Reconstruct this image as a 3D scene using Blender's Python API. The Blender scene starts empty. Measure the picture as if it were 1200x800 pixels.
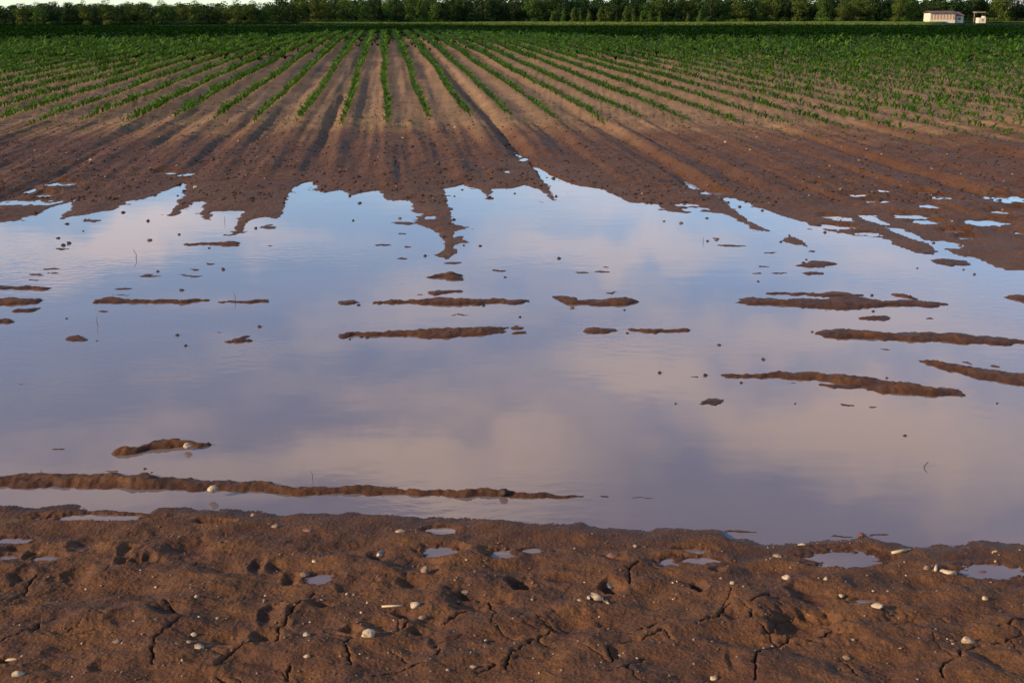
import bpy, bmesh, math, random
import numpy as np
from mathutils import Vector, Matrix, Euler

random.seed(7)
RNG = np.random.default_rng(11)
R = math.radians
sc = bpy.context.scene
COL = sc.collection

# ------------------------------------------------------------------ camera model (1200 x 800 photograph pixels)
F, CX, CY = 1448.0, 600.0, 400.0
H_CAM = 1.75
PITCH = math.atan((400 - 22) / F)
CP, SP = math.cos(PITCH), math.sin(PITCH)


def ray(px, py):
    a, b = (px - CX) / F, (py - CY) / F
    return np.array([a, CP - b * SP, -SP - b * CP])


def at_z(px, py, z=0.0):
    d = ray(px, py)
    t = (z - H_CAM) / d[2]
    return d[0] * t, d[1] * t


def at_dist(px, d):
    """x of the photograph column px on the horizon at distance y=d"""
    return (px - CX) / F * d * CP * 1.0 + 0.0


def project(x, y, z):
    dz = z - H_CAM
    depth = y * CP - dz * SP
    return CX + F * x / depth, CY - F * (y * SP + dz * CP) / depth


# ------------------------------------------------------------------ numpy noise
_perm = np.random.default_rng(3).permutation(4096)
_ang = np.random.default_rng(4).uniform(0, 2 * np.pi, 4096)


def _h(ix, iy):
    return _perm[(_perm[ix & 4095] + iy) & 4095]


def noise2(x, y, seed=0):
    x = np.asarray(x, float) + seed * 17.31
    y = np.asarray(y, float) + seed * 9.77
    ix, iy = np.floor(x).astype(int), np.floor(y).astype(int)
    fx, fy = x - ix, y - iy
    u, v = fx * fx * fx * (fx * (fx * 6 - 15) + 10), fy * fy * fy * (fy * (fy * 6 - 15) + 10)

    def g(i, j):
        a = _ang[_h(ix + i, iy + j)]
        return np.cos(a) * (fx - i) + np.sin(a) * (fy - j)
    return ((g(0, 0) * (1 - u) + g(1, 0) * u) * (1 - v) + (g(0, 1) * (1 - u) + g(1, 1) * u) * v) * 1.5


def fbm(x, y, octs=4, seed=0, gain=0.5):
    s, a = 0.0, 1.0
    for o in range(octs):
        s = s + a * noise2(x * 2 ** o, y * 2 ** o, seed + o)
        a *= gain
    return s


def sstep(a, b, x):
    t = np.clip((x - a) / (b - a), 0, 1)
    return t * t * (3 - 2 * t)


def seg_dist(x, y, pts):
    best = np.full(np.shape(x), 1e9)
    for (x0, y0), (x1, y1) in zip(pts[:-1], pts[1:]):
        dx, dy = x1 - x0, y1 - y0
        L = dx * dx + dy * dy + 1e-12
        t = np.clip(((x - x0) * dx + (y - y0) * dy) / L, 0, 1)
        best = np.minimum(best, (x - x0 - t * dx) ** 2 + (y - y0 - t * dy) ** 2)
    return np.sqrt(best)


def poly_sdf(x, y, pts):
    """positive inside"""
    pts = list(pts) + [pts[0]]
    d = seg_dist(x, y, pts)
    ins = np.zeros(np.shape(x), bool)
    for (x0, y0), (x1, y1) in zip(pts[:-1], pts[1:]):
        if y0 == y1:
            continue
        c = ((y0 > y) != (y1 > y)) & (x < (x1 - x0) * (y - y0) / (y1 - y0) + x0)
        ins ^= c
    return np.where(ins, d, -d)


# ------------------------------------------------------------------ object helpers
def tag(o, label=None, cat=None, group=None, kind=None):
    if label: o['label'] = label
    if cat: o['category'] = cat
    if group: o['group'] = group
    if kind: o['kind'] = kind
    return o


def link(name, me, mat=None, parent=None):
    o = bpy.data.objects.new(name, me)
    COL.objects.link(o)
    if parent is not None: o.parent = parent
    if mat is not None and me is not None:
        if not me.materials: me.materials.append(mat)
    return o


def empty(name, loc=(0, 0, 0), rz=0):
    o = bpy.data.objects.new(name, None)
    o.empty_display_size = 0.2
    COL.objects.link(o)
    o.location = loc
    o.rotation_euler = (0, 0, rz)
    return o


def np_mesh(name, V, Fq, smooth=True, attrs=None):
    V = np.asarray(V, np.float32); Fq = np.asarray(Fq, np.int32)
    k = Fq.shape[1]
    me = bpy.data.meshes.new(name)
    me.vertices.add(len(V)); me.vertices.foreach_set('co', V.ravel())
    me.loops.add(Fq.size); me.loops.foreach_set('vertex_index', Fq.ravel())
    me.polygons.add(len(Fq))
    me.polygons.foreach_set('loop_start', np.arange(len(Fq), dtype=np.int32) * k)
    me.polygons.foreach_set('loop_total', np.full(len(Fq), k, np.int32))
    me.polygons.foreach_set('use_smooth', np.full(len(Fq), smooth))
    for nm, a in (attrs or {}).items():
        at = me.attributes.new(nm, 'FLOAT', 'POINT')
        at.data.foreach_set('value', np.asarray(a, np.float32).ravel())
    me.update(calc_edges=True)
    return me


def grid_faces(nr, nc):
    i = np.arange(nr - 1)[:, None] * nc + np.arange(nc - 1)[None, :]
    return np.stack([i, i + 1, i + nc + 1, i + nc], -1).reshape(-1, 4)


def bm_mesh(name, bm, smooth=False):
    me = bpy.data.meshes.new(name)
    bm.normal_update(); bm.to_mesh(me); bm.free()
    if smooth:
        for p in me.polygons: p.use_smooth = True
    return me


def box(bm, c, s, rz=0):
    m = Matrix.Translation(c) @ Matrix.Rotation(rz, 4, 'Z') @ Matrix.Diagonal((s[0], s[1], s[2], 1))
    bmesh.ops.create_cube(bm, size=1, matrix=m)


ORD = ['first', 'second', 'third', 'fourth', 'fifth', 'sixth', 'seventh', 'eighth', 'ninth', 'tenth', 'eleventh', 'twelfth', 'thirteenth',
       'fourteenth', 'fifteenth', 'sixteenth', 'seventeenth', 'eighteenth', 'nineteenth']
TENS = {2: ('twentieth', 'twenty'), 3: ('thirtieth', 'thirty'), 4: ('fortieth', 'forty'), 5: ('fiftieth', 'fifty'), 6: ('sixtieth', 'sixty'),
        7: ('seventieth', 'seventy'), 8: ('eightieth', 'eighty'), 9: ('ninetieth', 'ninety')}


def ordinal(i):          # 0 -> first
    if i < 19: return ORD[i]
    n = i + 1
    t, u = divmod(n, 10)
    return TENS[t][0] if u == 0 else TENS[t][1] + '-' + ORD[u - 1]


# ------------------------------------------------------------------ materials
def new_mat(name):
    m = bpy.data.materials.new(name); m.use_nodes = True
    nt = m.node_tree
    return m, nt, nt.nodes['Principled BSDF']


def N(nt, t, **kw):
    n = nt.nodes.new(t)
    for k, v in kw.items(): setattr(n, k, v)
    return n


def noise_node(nt, vec, scale, detail=4, rough=0.55):
    n = N(nt, 'ShaderNodeTexNoise')
    n.inputs['Scale'].default_value = scale; n.inputs['Detail'].default_value = detail; n.inputs['Roughness'].default_value = rough
    nt.links.new(vec, n.inputs['Vector'])
    return n


def ramp(nt, fac, stops):
    r = N(nt, 'ShaderNodeValToRGB')
    cr = r.color_ramp
    while len(cr.elements) < len(stops): cr.elements.new(0.5)
    for e, (p, c) in zip(cr.elements, stops):
        e.position = p; e.color = (*c, 1)
    nt.links.new(fac, r.inputs['Fac'])
    return r.outputs['Color']


def mix(nt, fac, a, b, mode='MIX'):
    m = N(nt, 'ShaderNodeMix', data_type='RGBA', blend_type=mode)
    for sock, v in ((m.inputs[0], fac), (m.inputs[6], a), (m.inputs[7], b)):
        if isinstance(v, (int, float)): sock.default_value = v
        elif isinstance(v, tuple): sock.default_value = (*v, 1)
        else: nt.links.new(v, sock)
    return m.outputs[2]


def math_node(nt, op, a, b=None, clamp=False):
    m = N(nt, 'ShaderNodeMath', operation=op, use_clamp=clamp)
    for s, v in ((m.inputs[0], a), (m.inputs[1], b)):
        if v is None: continue
        if isinstance(v, (int, float)): s.default_value = v
        else: nt.links.new(v, s)
    return m.outputs[0]


def soil_material(name, near):
    m, nt, b = new_mat(name)
    pos = N(nt, 'ShaderNodeNewGeometry').outputs['Position']
    wet = N(nt, 'ShaderNodeAttribute', attribute_name='wet').outputs['Fac']
    n1 = noise_node(nt, pos, 5.5 if near else 1.6, 6, 0.6)
    n2 = noise_node(nt, pos, 55 if near else 14, 5, 0.65)
    n3 = noise_node(nt, pos, 260 if near else 40, 3, 0.6)
    if near:
        c = ramp(nt, n1.outputs['Fac'], [(0.30, (0.046, 0.022, 0.015)), (0.50, (0.104, 0.044, 0.018)), (0.72, (0.168, 0.069, 0.019))])
        c = mix(nt, 0.35, c, ramp(nt, n2.outputs['Fac'], [(0.3, (0.034, 0.016, 0.010)), (0.7, (0.122, 0.053, 0.020))]))
        c = mix(nt, 1.0, c, ramp(nt, n3.outputs['Fac'], [(0.34, (0.45, 0.42, 0.42)), (0.55, (1, 1, 1)), (0.7, (1.3, 1.25, 1.2))]), 'MULTIPLY')
        wetc, wm = (0.60, 0.54, 0.52), 0.9
    else:
        c = ramp(nt, n1.outputs['Fac'], [(0.30, (0.155, 0.088, 0.041)), (0.52, (0.235, 0.136, 0.068)), (0.75, (0.31, 0.185, 0.096))])
        c = mix(nt, 0.4, c, ramp(nt, n2.outputs['Fac'], [(0.32, (0.088, 0.048, 0.025)), (0.68, (0.245, 0.142, 0.076))]))
        grass = N(nt, 'ShaderNodeAttribute', attribute_name='grass').outputs['Fac']
        gc = ramp(nt, n1.outputs['Fac'], [(0.3, (0.006, 0.018, 0.005)), (0.7, (0.014, 0.034, 0.009))])  # dark green ground continues the painted shade of the far crop band
        c = mix(nt, grass, c, gc)
        wetc, wm = (0.40, 0.285, 0.20), 1.0
    w = math_node(nt, 'MULTIPLY', wet, wm, True)
    c = mix(nt, w, c, mix(nt, 1.0, c, wetc, 'MULTIPLY'))
    nt.links.new(c, b.inputs['Base Color'])
    ro = math_node(nt, 'SUBTRACT', 0.80 if near else 0.92, math_node(nt, 'MULTIPLY', wet, 0.22 if near else 0.35))
    ro = math_node(nt, 'ADD', ro, math_node(nt, 'MULTIPLY', math_node(nt, 'SUBTRACT', n2.outputs['Fac'], 0.5), 0.35), True)
    nt.links.new(ro, b.inputs['Roughness'])
    b.inputs['Specular IOR Level'].default_value = 0.14 if near else 0.06
    hsum = math_node(nt, 'ADD', n2.outputs['Fac'], math_node(nt, 'MULTIPLY', n3.outputs['Fac'], 0.35))
    bp = N(nt, 'ShaderNodeBump')
    bp.inputs['Strength'].default_value = 0.75
    bp.inputs['Distance'].default_value = 0.0050 if near else 0.05
    nt.links.new(hsum, bp.inputs['Height']); nt.links.new(bp.outputs[0], b.inputs['Normal'])
    return m


M = {}
M['mud'] = soil_material('foreground_mud', True)
M['field'] = soil_material('field_soil', False)


def water_material():
    m, nt, b = new_mat('muddy_water')
    pos = N(nt, 'ShaderNodeNewGeometry').outputs['Position']
    n0 = noise_node(nt, pos, 0.5, 3)
    c = ramp(nt, n0.outputs['Fac'], [(0.3, (0.118, 0.084, 0.076)), (0.7, (0.148, 0.105, 0.090))])
    nt.links.new(c, b.inputs['Base Color'])
    b.inputs['Roughness'].default_value = 0.035
    b.inputs['IOR'].default_value = 1.333
    mp = N(nt, 'ShaderNodeMapping'); mp.inputs['Scale'].default_value = (1.0, 1.7, 1)
    nt.links.new(pos, mp.inputs['Vector'])
    r1 = noise_node(nt, mp.outputs[0], 9, 3, 0.5)
    r2 = noise_node(nt, mp.outputs[0], 2.2, 2, 0.5)
    pm = noise_node(nt, pos, 0.42, 2, 0.5)
    patch = ramp(nt, pm.outputs['Fac'], [(0.50, (0.05, 0.05, 0.05)), (0.66, (2.2, 2.2, 2.2))])
    hh = math_node(nt, 'ADD', math_node(nt, 'MULTIPLY', r1.outputs['Fac'], patch), math_node(nt, 'MULTIPLY', r2.outputs['Fac'], 0.8))
    bp = N(nt, 'ShaderNodeBump'); bp.inputs['Strength'].default_value = 0.042; bp.inputs['Distance'].default_value = 0.02
    nt.links.new(hh, bp.inputs['Height']); nt.links.new(bp.outputs[0], b.inputs['Normal'])
    return m


M['water'] = water_material()


def plain(name, c0, c1, scale, rough=0.8, bump=0.0, spec=0.4, coord='Object', dist=0.01):
    m, nt, b = new_mat(name)
    v = N(nt, 'ShaderNodeTexCoord').outputs[coord]
    n = noise_node(nt, v, scale, 5, 0.6)
    nt.links.new(ramp(nt, n.outputs['Fac'], [(0.32, c0), (0.68, c1)]), b.inputs['Base Color'])
    b.inputs['Roughness'].default_value = rough
    b.inputs['Specular IOR Level'].default_value = spec
    if bump:
        bp = N(nt, 'ShaderNodeBump'); bp.inputs['Strength'].default_value = bump; bp.inputs['Distance'].default_value = dist
        nt.links.new(n.outputs['Fac'], bp.inputs['Height']); nt.links.new(bp.outputs[0], b.inputs['Normal'])
    return m


def leaf_mat(name, c0, c1, scale=0.9, trans=0.15, coord='Object', spec=0.08):
    m, nt, b = new_mat(name)
    geo = N(nt, 'ShaderNodeNewGeometry')
    v = geo.outputs['Position'] if coord == 'World' else N(nt, 'ShaderNodeTexCoord').outputs['Object']
    n = noise_node(nt, v, scale, 3, 0.6)
    f = math_node(nt, 'ADD', math_node(nt, 'MULTIPLY', n.outputs['Fac'], 0.6), math_node(nt, 'MULTIPLY', geo.outputs['Random Per Island'], 0.4))
    c = ramp(nt, f, [(0.25, c0), (0.75, c1)])
    nt.links.new(c, b.inputs['Base Color'])
    b.inputs['Roughness'].default_value = 0.6
    b.inputs['Specular IOR Level'].default_value = spec
    tr = N(nt, 'ShaderNodeBsdfTranslucent'); nt.links.new(c, tr.inputs['Color'])
    ms = N(nt, 'ShaderNodeMixShader'); ms.inputs[0].default_value = trans
    nt.links.new(b.outputs[0], ms.inputs[1]); nt.links.new(tr.outputs[0], ms.inputs[2])
    nt.links.new(ms.outputs[0], nt.nodes['Material Output'].inputs['Surface'])
    return m


M['corn'] = leaf_mat('corn_leaf', (0.022, 0.066, 0.006), (0.088, 0.160, 0.016), 0.35, 0.35, 'World')
M['crop'] = leaf_mat('crop_leaf_painted_shade', (0.0055, 0.018, 0.002), (0.012, 0.036, 0.004), 0.05, 0.1, 'World', 0.0)  # far crop leaves; shade of the band is put into this near-black green
M['verge'] = leaf_mat('verge_grass', (0.10, 0.15, 0.02), (0.20, 0.24, 0.04), 0.08, 0.3, 'World')
M['leafA'] = leaf_mat('tree_leaf_olive', (0.028, 0.046, 0.009), (0.088, 0.105, 0.017), spec=.03)
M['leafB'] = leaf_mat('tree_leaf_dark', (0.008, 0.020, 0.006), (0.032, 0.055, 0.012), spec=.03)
M['leafC'] = leaf_mat('tree_leaf_green', (0.020, 0.050, 0.009), (0.076, 0.122, 0.018), spec=.03)
M['bark'] = plain('bark', (0.022, 0.017, 0.012), (0.055, 0.042, 0.03), 6, 0.9)
def stone(name, c0, c1):
    m = plain(name, c0, c1, 40, 0.75, 0.3, 0.35, dist=0.002)
    nt = m.node_tree; b = nt.nodes['Principled BSDF']
    pos = N(nt, 'ShaderNodeNewGeometry').outputs['Position']
    d = ramp(nt, noise_node(nt, pos, 70, 4, 0.65).outputs['Fac'], [(0.46, (0, 0, 0)), (0.64, (.85, .85, .85))])
    old = b.inputs['Base Color'].links[0].from_socket
    nt.links.new(mix(nt, d, old, (0.10, 0.052, 0.027)), b.inputs['Base Color'])
    return m


M['stone_pale'] = stone('pale_limestone', (0.27, 0.185, 0.108), (0.46, 0.345, 0.215))
M['stone_tan'] = stone('tan_stone', (0.13, 0.08, 0.048), (0.25, 0.165, 0.10))
M['stone_red'] = plain('red_stone', (0.085, 0.032, 0.022), (0.16, 0.065, 0.042), 40, 0.7, 0.3, 0.35, dist=0.002)
M['stone_dark'] = plain('dark_flint', (0.035, 0.032, 0.032), (0.13, 0.115, 0.105), 40, 0.35, 0.2, 0.5, dist=0.002)
M['clod'] = plain('wet_clod', (0.014, 0.009, 0.007), (0.042, 0.024, 0.016), 20, 0.75, 0.4, 0.2, dist=0.006)
M['clod_brown'] = plain('brown_clod', (0.075, 0.042, 0.026), (0.15, 0.085, 0.048), 20, 0.85, 0.4, 0.3, dist=0.006)
M['straw'] = plain('straw', (0.32, 0.22, 0.11), (0.50, 0.38, 0.22), 30, 0.8)
M['stalk'] = plain('dark_stalk', (0.04, 0.03, 0.02), (0.10, 0.07, 0.04), 30, 0.8)

# ------------------------------------------------------------------ traced outlines
Z4 = lambda p: (p[0] / 3, 140 + p[1] / 3)
Z5 = lambda p: (400 + p[0] / 3, 140 + p[1] / 3)
Z6 = lambda p: (800 + p[0] / 3, 140 + p[1] / 3)
B1 = lambda p: (p[0] / 3, 540 + p[1] / 3)
B2 = lambda p: (400 + p[0] / 3, 540 + p[1] / 3)
B3 = lambda p: (800 + p[0] / 3, 540 + p[1] / 3)

shore = [Z4(p) for p in [(-1500, 520), (-700, 420), (-260, 380), (-60, 365), (20, 358), (70, 352), (125, 338), (165, 318), (215, 296), (262, 283), (240, 318), (208, 350),
                          (270, 340), (330, 330), (400, 320), (440, 290), (500, 280), (560, 262), (605, 242), (648, 222), (650, 248), (622, 290), (588, 340),
                          (622, 336), (660, 308), (690, 290), (716, 290), (706, 352), (740, 356), (760, 322), (850, 320), (840, 356), (826, 378), (824, 402),
                          (858, 388), (880, 352), (930, 345), (985, 356), (998, 318), (1022, 252), (1056, 226), (1092, 217), (1112, 232), (1135, 262), (1196, 246)]]
shore += [Z5(p) for p in [(30, 270), (60, 258), (130, 255), (160, 286), (240, 283), (262, 345), (272, 372), (320, 393), (360, 420), (368, 450), (338, 470),
                           (374, 492), (410, 466), (394, 430), (402, 388), (388, 330), (374, 285), (364, 246), (420, 232), (470, 238), (496, 252), (510, 282),
                           (532, 282), (530, 246), (600, 240), (650, 230), (690, 246), (728, 272), (745, 287), (764, 286), (744, 262), (718, 228), (664, 160),
                           (690, 164), (740, 195), (830, 235), (910, 245), (1010, 290), (1110, 300), (1150, 324), (1196, 328)]]
shore += [Z6(p) for p in [(60, 325), (150, 335), (200, 360), (240, 385), (330, 402), (376, 436), (440, 447), (436, 434), (400, 415), (330, 396), (250, 366),
                           (200, 330), (148, 290), (155, 277), (215, 290), (290, 320), (370, 345), (480, 383), (560, 400), (640, 411), (735, 424), (745, 440),
                           (800, 470), (860, 478), (895, 462), (880, 442), (830, 428), (750, 398), (690, 366), (614, 336), (664, 340), (740, 376), (860, 424),
                           (990, 440), (952, 452), (905, 456), (950, 472), (1030, 490), (1100, 522), (1200, 535), (1330, 560), (1700, 620), (2600, 720)]]
shore_w = [at_z(*p) for p in shore]
land_poly = shore_w + [(60, shore_w[-1][1] - 2), (90, 60), (-90, 60), (-60, shore_w[0][1] - 2)]

near_px = [B1(p) for p in [(-1600, 160), (-400, 158), (0, 160), (60, 158), (130, 168), (300, 176), (430, 184), (520, 184), (560, 168), (610, 163), (700, 170), (800, 168),
                            (850, 180), (1000, 184), (1196, 184)]]
near_px += [B2(p) for p in [(100, 192), (200, 200), (350, 208), (500, 211), (650, 219), (800, 226), (1000, 229), (1080, 236), (1196, 238)]]
near_px += [B3(p) for p in [(80, 240), (130, 246), (150, 264), (200, 282), (300, 290), (480, 291), (550, 282), (590, 268), (640, 258), (680, 272), (720, 290),
                             (860, 308), (1050, 303), (1200, 300), (1700, 310), (2800, 330)]]
near_w = np.array([at_z(*p) for p in near_px])

# furrows (tractor wheel lines) along the rows: direction from the vanishing point of the rows
RDX = -(600 - 449) * CP / F
RN = math.hypot(RDX, 1)
def u_of(x, y): return (np.asarray(x) - RDX * np.asarray(y)) / RN     # across the rows
ROW_W = 0.69
furrow_u = [float(u_of(*at_z(*p, 0.02))) for p in [(42, 219), (214, 215), (366, 213), (526, 221), (622, 195), (852, 236), (1005, 252), (1165, 232)]]
furrow_d = [0.03, 0.045, 0.06, 0.045, 0.06, 0.06, 0.04, 0.035]
for k in range(1, 14):
    furrow_u += [furrow_u[0] - 1.9 * k, furrow_u[7] + 1.9 * k]; furrow_d += [0.04, 0.04]

ZP_D = [0, 13, 16, 20, 30, 40, 60, 80, 110, 160, 190, 250, 330, 600, 3000]
ZP_Z = [0, 0, .03, .09, .235, .38, .645, .78, .80, .70, .62, .60, .62, .5, 0]
puddles_far = [(Z4, 585, 189, 30, 6), (Z4, 215, 228, 40, 10), (Z4, 160, 266, 30, 8), (Z4, 100, 292, 70, 12), (Z4, 660, 195, 25, 8),
               (Z5, 578, 184, 16, 6), (Z5, 640, 142, 14, 6), (Z5, 320, 345, 16, 8), 
               (Z6, 475, 228, 14, 6), (Z6, 612, 268, 34, 8), (Z6, 680, 290, 40, 7), (Z6, 700, 252, 20, 6), (Z6, 845, 258, 22, 6), (Z6, 915, 276, 34, 9), (Z6, 870, 307, 34, 8),
               (Z6, 800, 340, 44, 10), (Z6, 860, 360, 40, 10), (Z6, 1150, 282, 70, 16), (Z6, 1070, 365, 58, 16), (Z6, 955, 393, 34, 7), (Z6, 1000, 416, 24, 6),
               (Z6, 525, 380, 50, 10), (Z6, 560, 352, 34, 9), (Z6, 520, 342, 26, 7), (Z6, 650, 403, 34, 7), (Z6, 110, 258, 32, 7), (Z6, 10, 300, 34, 8), (Z6, 40, 315, 40, 8),
               (Z6, 1110, 328, 30, 9), (Z6, 1190, 402, 20, 6)]


def pud(conv, x, y, rx, ry):
    (a, b), (c, d), (e, f) = at_z(*conv((x, y))), at_z(*conv((x + rx, y))), at_z(*conv((x, y - ry)))
    return a, b, c - a, f - b


def pud_level(conv, x, y, rx, ry, base):
    L = 0.01
    for _ in range(6):
        a, b = at_z(*conv((x, y)), L); L = base(a, b)
    c, _d = at_z(*conv((x + rx, y)), L); _e, f = at_z(*conv((x, y - ry)), L)
    return a, b, (c - a) * .9, (f - b) * (.85 if b < 5 else .55), L


PUD_FAR = None


def field_base(x, y):
    sdf = poly_sdf(np.array([x]), np.array([y]), land_poly)[0]
    if sdf <= 0: return 0.0
    return max(0.001, float(np.interp(y, ZP_D, ZP_Z)) + 0.03 * (1 - math.exp(-sdf / 0.5)) + 0.008 * min(sdf, 3) - 0.012)


def field_height(x, y):
    """height and wetness of the land beyond the water"""
    x = np.asarray(x, float); y = np.asarray(y, float)
    sdf = np.where(y > 21, y - 13.0, -9.0)
    m = y <= 21
    if m.any():
        jx = fbm(x[m] * 5, y[m] * 3.1, 4, 21, .6) * 0.022; jy = fbm(x[m] * 5, y[m] * 3.1, 4, 31, .6) * 0.07
        sdf[m] = poly_sdf(x[m] + jx, y[m] + jy, land_poly)
    zp = np.interp(y, ZP_D, ZP_Z)
    zp = zp + np.clip(y - 40, 0, 100) / 100 * 0.12 * noise2(x / 40, y / 60, 5)
    u = u_of(x, y)
    fade = 1 - sstep(60, 110, y)
    rampl = sstep(0.05, 1.2, sdf) * fade
    fur = 0.018 * np.cos(2 * np.pi * u / ROW_W) * rampl
    fur = fur + (0.022 * noise2(u * 4.0, y * 0.22, 61) + 0.016 * noise2(u * 10.0, y * 0.28, 63)) * rampl
    for fu, fd in zip(furrow_u, furrow_d):
        t = u - fu - 0.03 * noise2(y * 0.8, fu, 8)
        fur = fur - fd * np.exp(-(t / 0.12) ** 2) * rampl * 0.8 + 0.5 * fd * (np.exp(-((t - 0.24) / 0.12) ** 2) + np.exp(-((t + 0.24) / 0.12) ** 2)) * rampl
    rough = (fbm(x * 3.0, y * 3.0, 4, 41, 0.6) * 0.011 + np.abs(fbm(x * 9, y * 9, 3, 51)) * 0.007) * fade
    pos = 0.03 * (1 - np.exp(-np.clip(sdf, 0, None) / 0.50)) + 0.008 * np.clip(sdf, 0, 3)
    neg = np.maximum(-0.10, np.where(sdf > -0.35, np.clip(sdf, -9, 0) * 0.035, -0.012 + (sdf + 0.35) * 0.09))
    z = np.where(sdf > 0, pos + zp + fur + rough * (0.35 + 0.65 * sstep(0, 0.8, sdf)), neg + rough * 0.75 - 0.0065)
    for a, b, rx, ry, L in PUD_FAR:
        if L <= 0.009: L = -0.004
        mm = (np.abs(x - a) < rx * 3) & (np.abs(y - b) < ry * 4)
        if mm.any():
            q = ((x[mm] - a) / rx) ** 2 + ((y[mm] - b) / ry) ** 2
            q = np.maximum(0, q + (0.9 * fbm(u_of(x[mm], y[mm]) * 7, y[mm] * 2.2, 3, 77, .6) + 0.5 * fbm(x[mm] * 16, y[mm] * 8, 2, 87)) * np.clip(q, 0, 1) * (1 - sstep(3, 6, q)))
            T = np.where(q < 2, L - 0.010 + 0.0135 * sstep(0.3, 2.0, q), L + 0.0035 + 0.0025 * (q - 2))
            T = T + 0.011 * fbm(u_of(x[mm], y[mm]) * 11, y[mm] * 5, 3, 97, .6) * sstep(.1, .8, q)
            w = 1 - sstep(1.8, 7.0, q)
            z[mm] = z[mm] * (1 - w) + w * T
    wet = 1 - sstep(0.055, 0.135, zp + pos * 0.4 + 0.016 * fbm(x * 0.7, y * 0.7, 3, 71) + 0.016 * noise2(u * 3, y * 0.3, 62))
    wet = np.where(y > 21, 0, wet)
    return z, wet


PUD_FAR = [pud_level(*p, field_base) for p in puddles_far]

# foreground: footprints, dents (crop pixel centre and radii, depth), cracks
dents = [(B1, 640, 300, 75, 26, .035), (B1, 300, 285, 55, 26, .028), (B1, 70, 415, 32, 20, .03), (B1, 265, 405, 42, 20, .025), (B1, 440, 318, 22, 18, .03),
         (B1, 430, 358, 22, 14, .035), (B1, 480, 352, 22, 12, .035), (B1, 520, 340, 18, 10, .03), (B1, 590, 550, 55, 22, .026), (B1, 945, 555, 32, 30, .035),
         (B1, 1120, 519, 40, 13, .03), (B1, 930, 640, 48, 32, .035), (B1, 900, 362, 22, 20, .03), (B1, 960, 365, 26, 16, .025), (B1, 800, 650, 50, 24, .02), (B1, 430, 590, 45, 20, .022),
         (B1, 200, 420, 30, 12, .015), (B1, 1020, 415, 26, 16, .03), (B1, 40, 310, 36, 14, .03), (B1, 110, 330, 20, 14, .035), (B1, 690, 735, 40, 16, .018), (B1, 350, 760, 30, 20, .02),
         (B1, 120, 590, 40, 12, .012), (B1, 20, 740, 30, 16, .03), (B1, 780, 490, 40, 16, .012), (B1, 1180, 300, 50, 20, .018), (B1, 560, 240, 30, 14, .012), (B1, 760, 370, 60, 20, .014),
         (B2, 230, 365, 72, 24, .03), (B2, 622, 436, 34, 20, .05), (B2, 660, 438, 40, 16, .02), (B2, 945, 440, 32, 18, .045), (B2, 1000, 425, 40, 22, .018), (B2, 770, 405, 40, 12, .018),
         (B2, 40, 442, 55, 22, .028), (B2, 440, 490, 85, 40, .035), (B2, 600, 510, 130, 36, .014), (B2, 225, 550, 40, 22, .03), (B2, 790, 580, 85, 28, .034), (B2, 120, 600, 70, 24, .034), (B2, 30, 625, 30, 14, .03),
         (B2, 950, 335, 40, 14, .018), (B2, 120, 328, 30, 14, .025), (B2, 260, 615, 25, 12, .02), (B2, 520, 325, 30, 12, .022), (B2, 240, 425, 40, 16, .02), (B2, 430, 470, 40, 12, .02),
         (B2, 450, 690, 60, 20, .012), (B2, 690, 720, 70, 20, .012), (B2, 960, 700, 26, 24, .02), (B2, 1120, 350, 20, 12, .03), (B2, 330, 660, 22, 30, .012),
         (B3, 400, 585, 95, 44, .042), (B3, 430, 460, 70, 26, .03), (B3, 600, 485, 40, 16, .025), (B3, 55, 442, 22, 18, .04), (B3, 165, 555, 32, 16, .03), (B3, 770, 560, 60, 18, .018),
         (B3, 850, 430, 120, 22, .016), (B3, 740, 530, 40, 14, .018), (B3, 660, 575, 130, 26, .018), (B3, 120, 380, 22, 14, .03), (B3, 30, 300, 50, 12, .022), (B3, 210, 555, 40, 16, .02), (B3, 630, 650, 40, 24, .014),
         (B3, 750, 705, 60, 30, .014), (B3, 1100, 720, 70, 30, .014), (B3, 1000, 560, 70, 22, .014), (B3, 170, 730, 20, 30, .016), (B3, 330, 610, 60, 12, .02), (B3, 1150, 440, 40, 16, .014)]
puddles_near = [(B1, 345, 203, 165, 13), (B1, 45, 284, 55, 12), (B1, 20, 343, 30, 10), (B1, 168, 345, 42, 10), (B1, 752, 225, 44, 7), (B1, 1125, 416, 48, 16),
                (B2, 350, 248, 44, 12), (B2, 345, 320, 55, 18), (B2, 560, 330, 42, 15), (B2, 675, 318, 36, 8), (B2, 1180, 354, 58, 14), (B3, 60, 352, 56, 11),
                (B3, 565, 345, 110, 30), (B3, 1090, 390, 100, 24), (B3, 645, 498, 40, 10), (B3, 40, 318, 50, 8)]


def near_base(a, b):
    s = float(np.interp(a, near_w[:, 0], near_w[:, 1])) - b
    return max(0.0, 0.016 * (1 - math.exp(-max(s, 0) / .05)) + 0.043 * max(s, 0) - 0.010)


PUD_NEAR = [pud_level(*p, near_base) for p in puddles_near]


def zpx(conv, x, y, rx, ry):
    p = conv((x, y)); z = 0.035
    a, b = at_z(*p, z); c, d = at_z(p[0] + rx / 3, p[1], z); e, f = at_z(p[0], p[1] - ry / 3, z)
    return a, b, c - a, f - b


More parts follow.
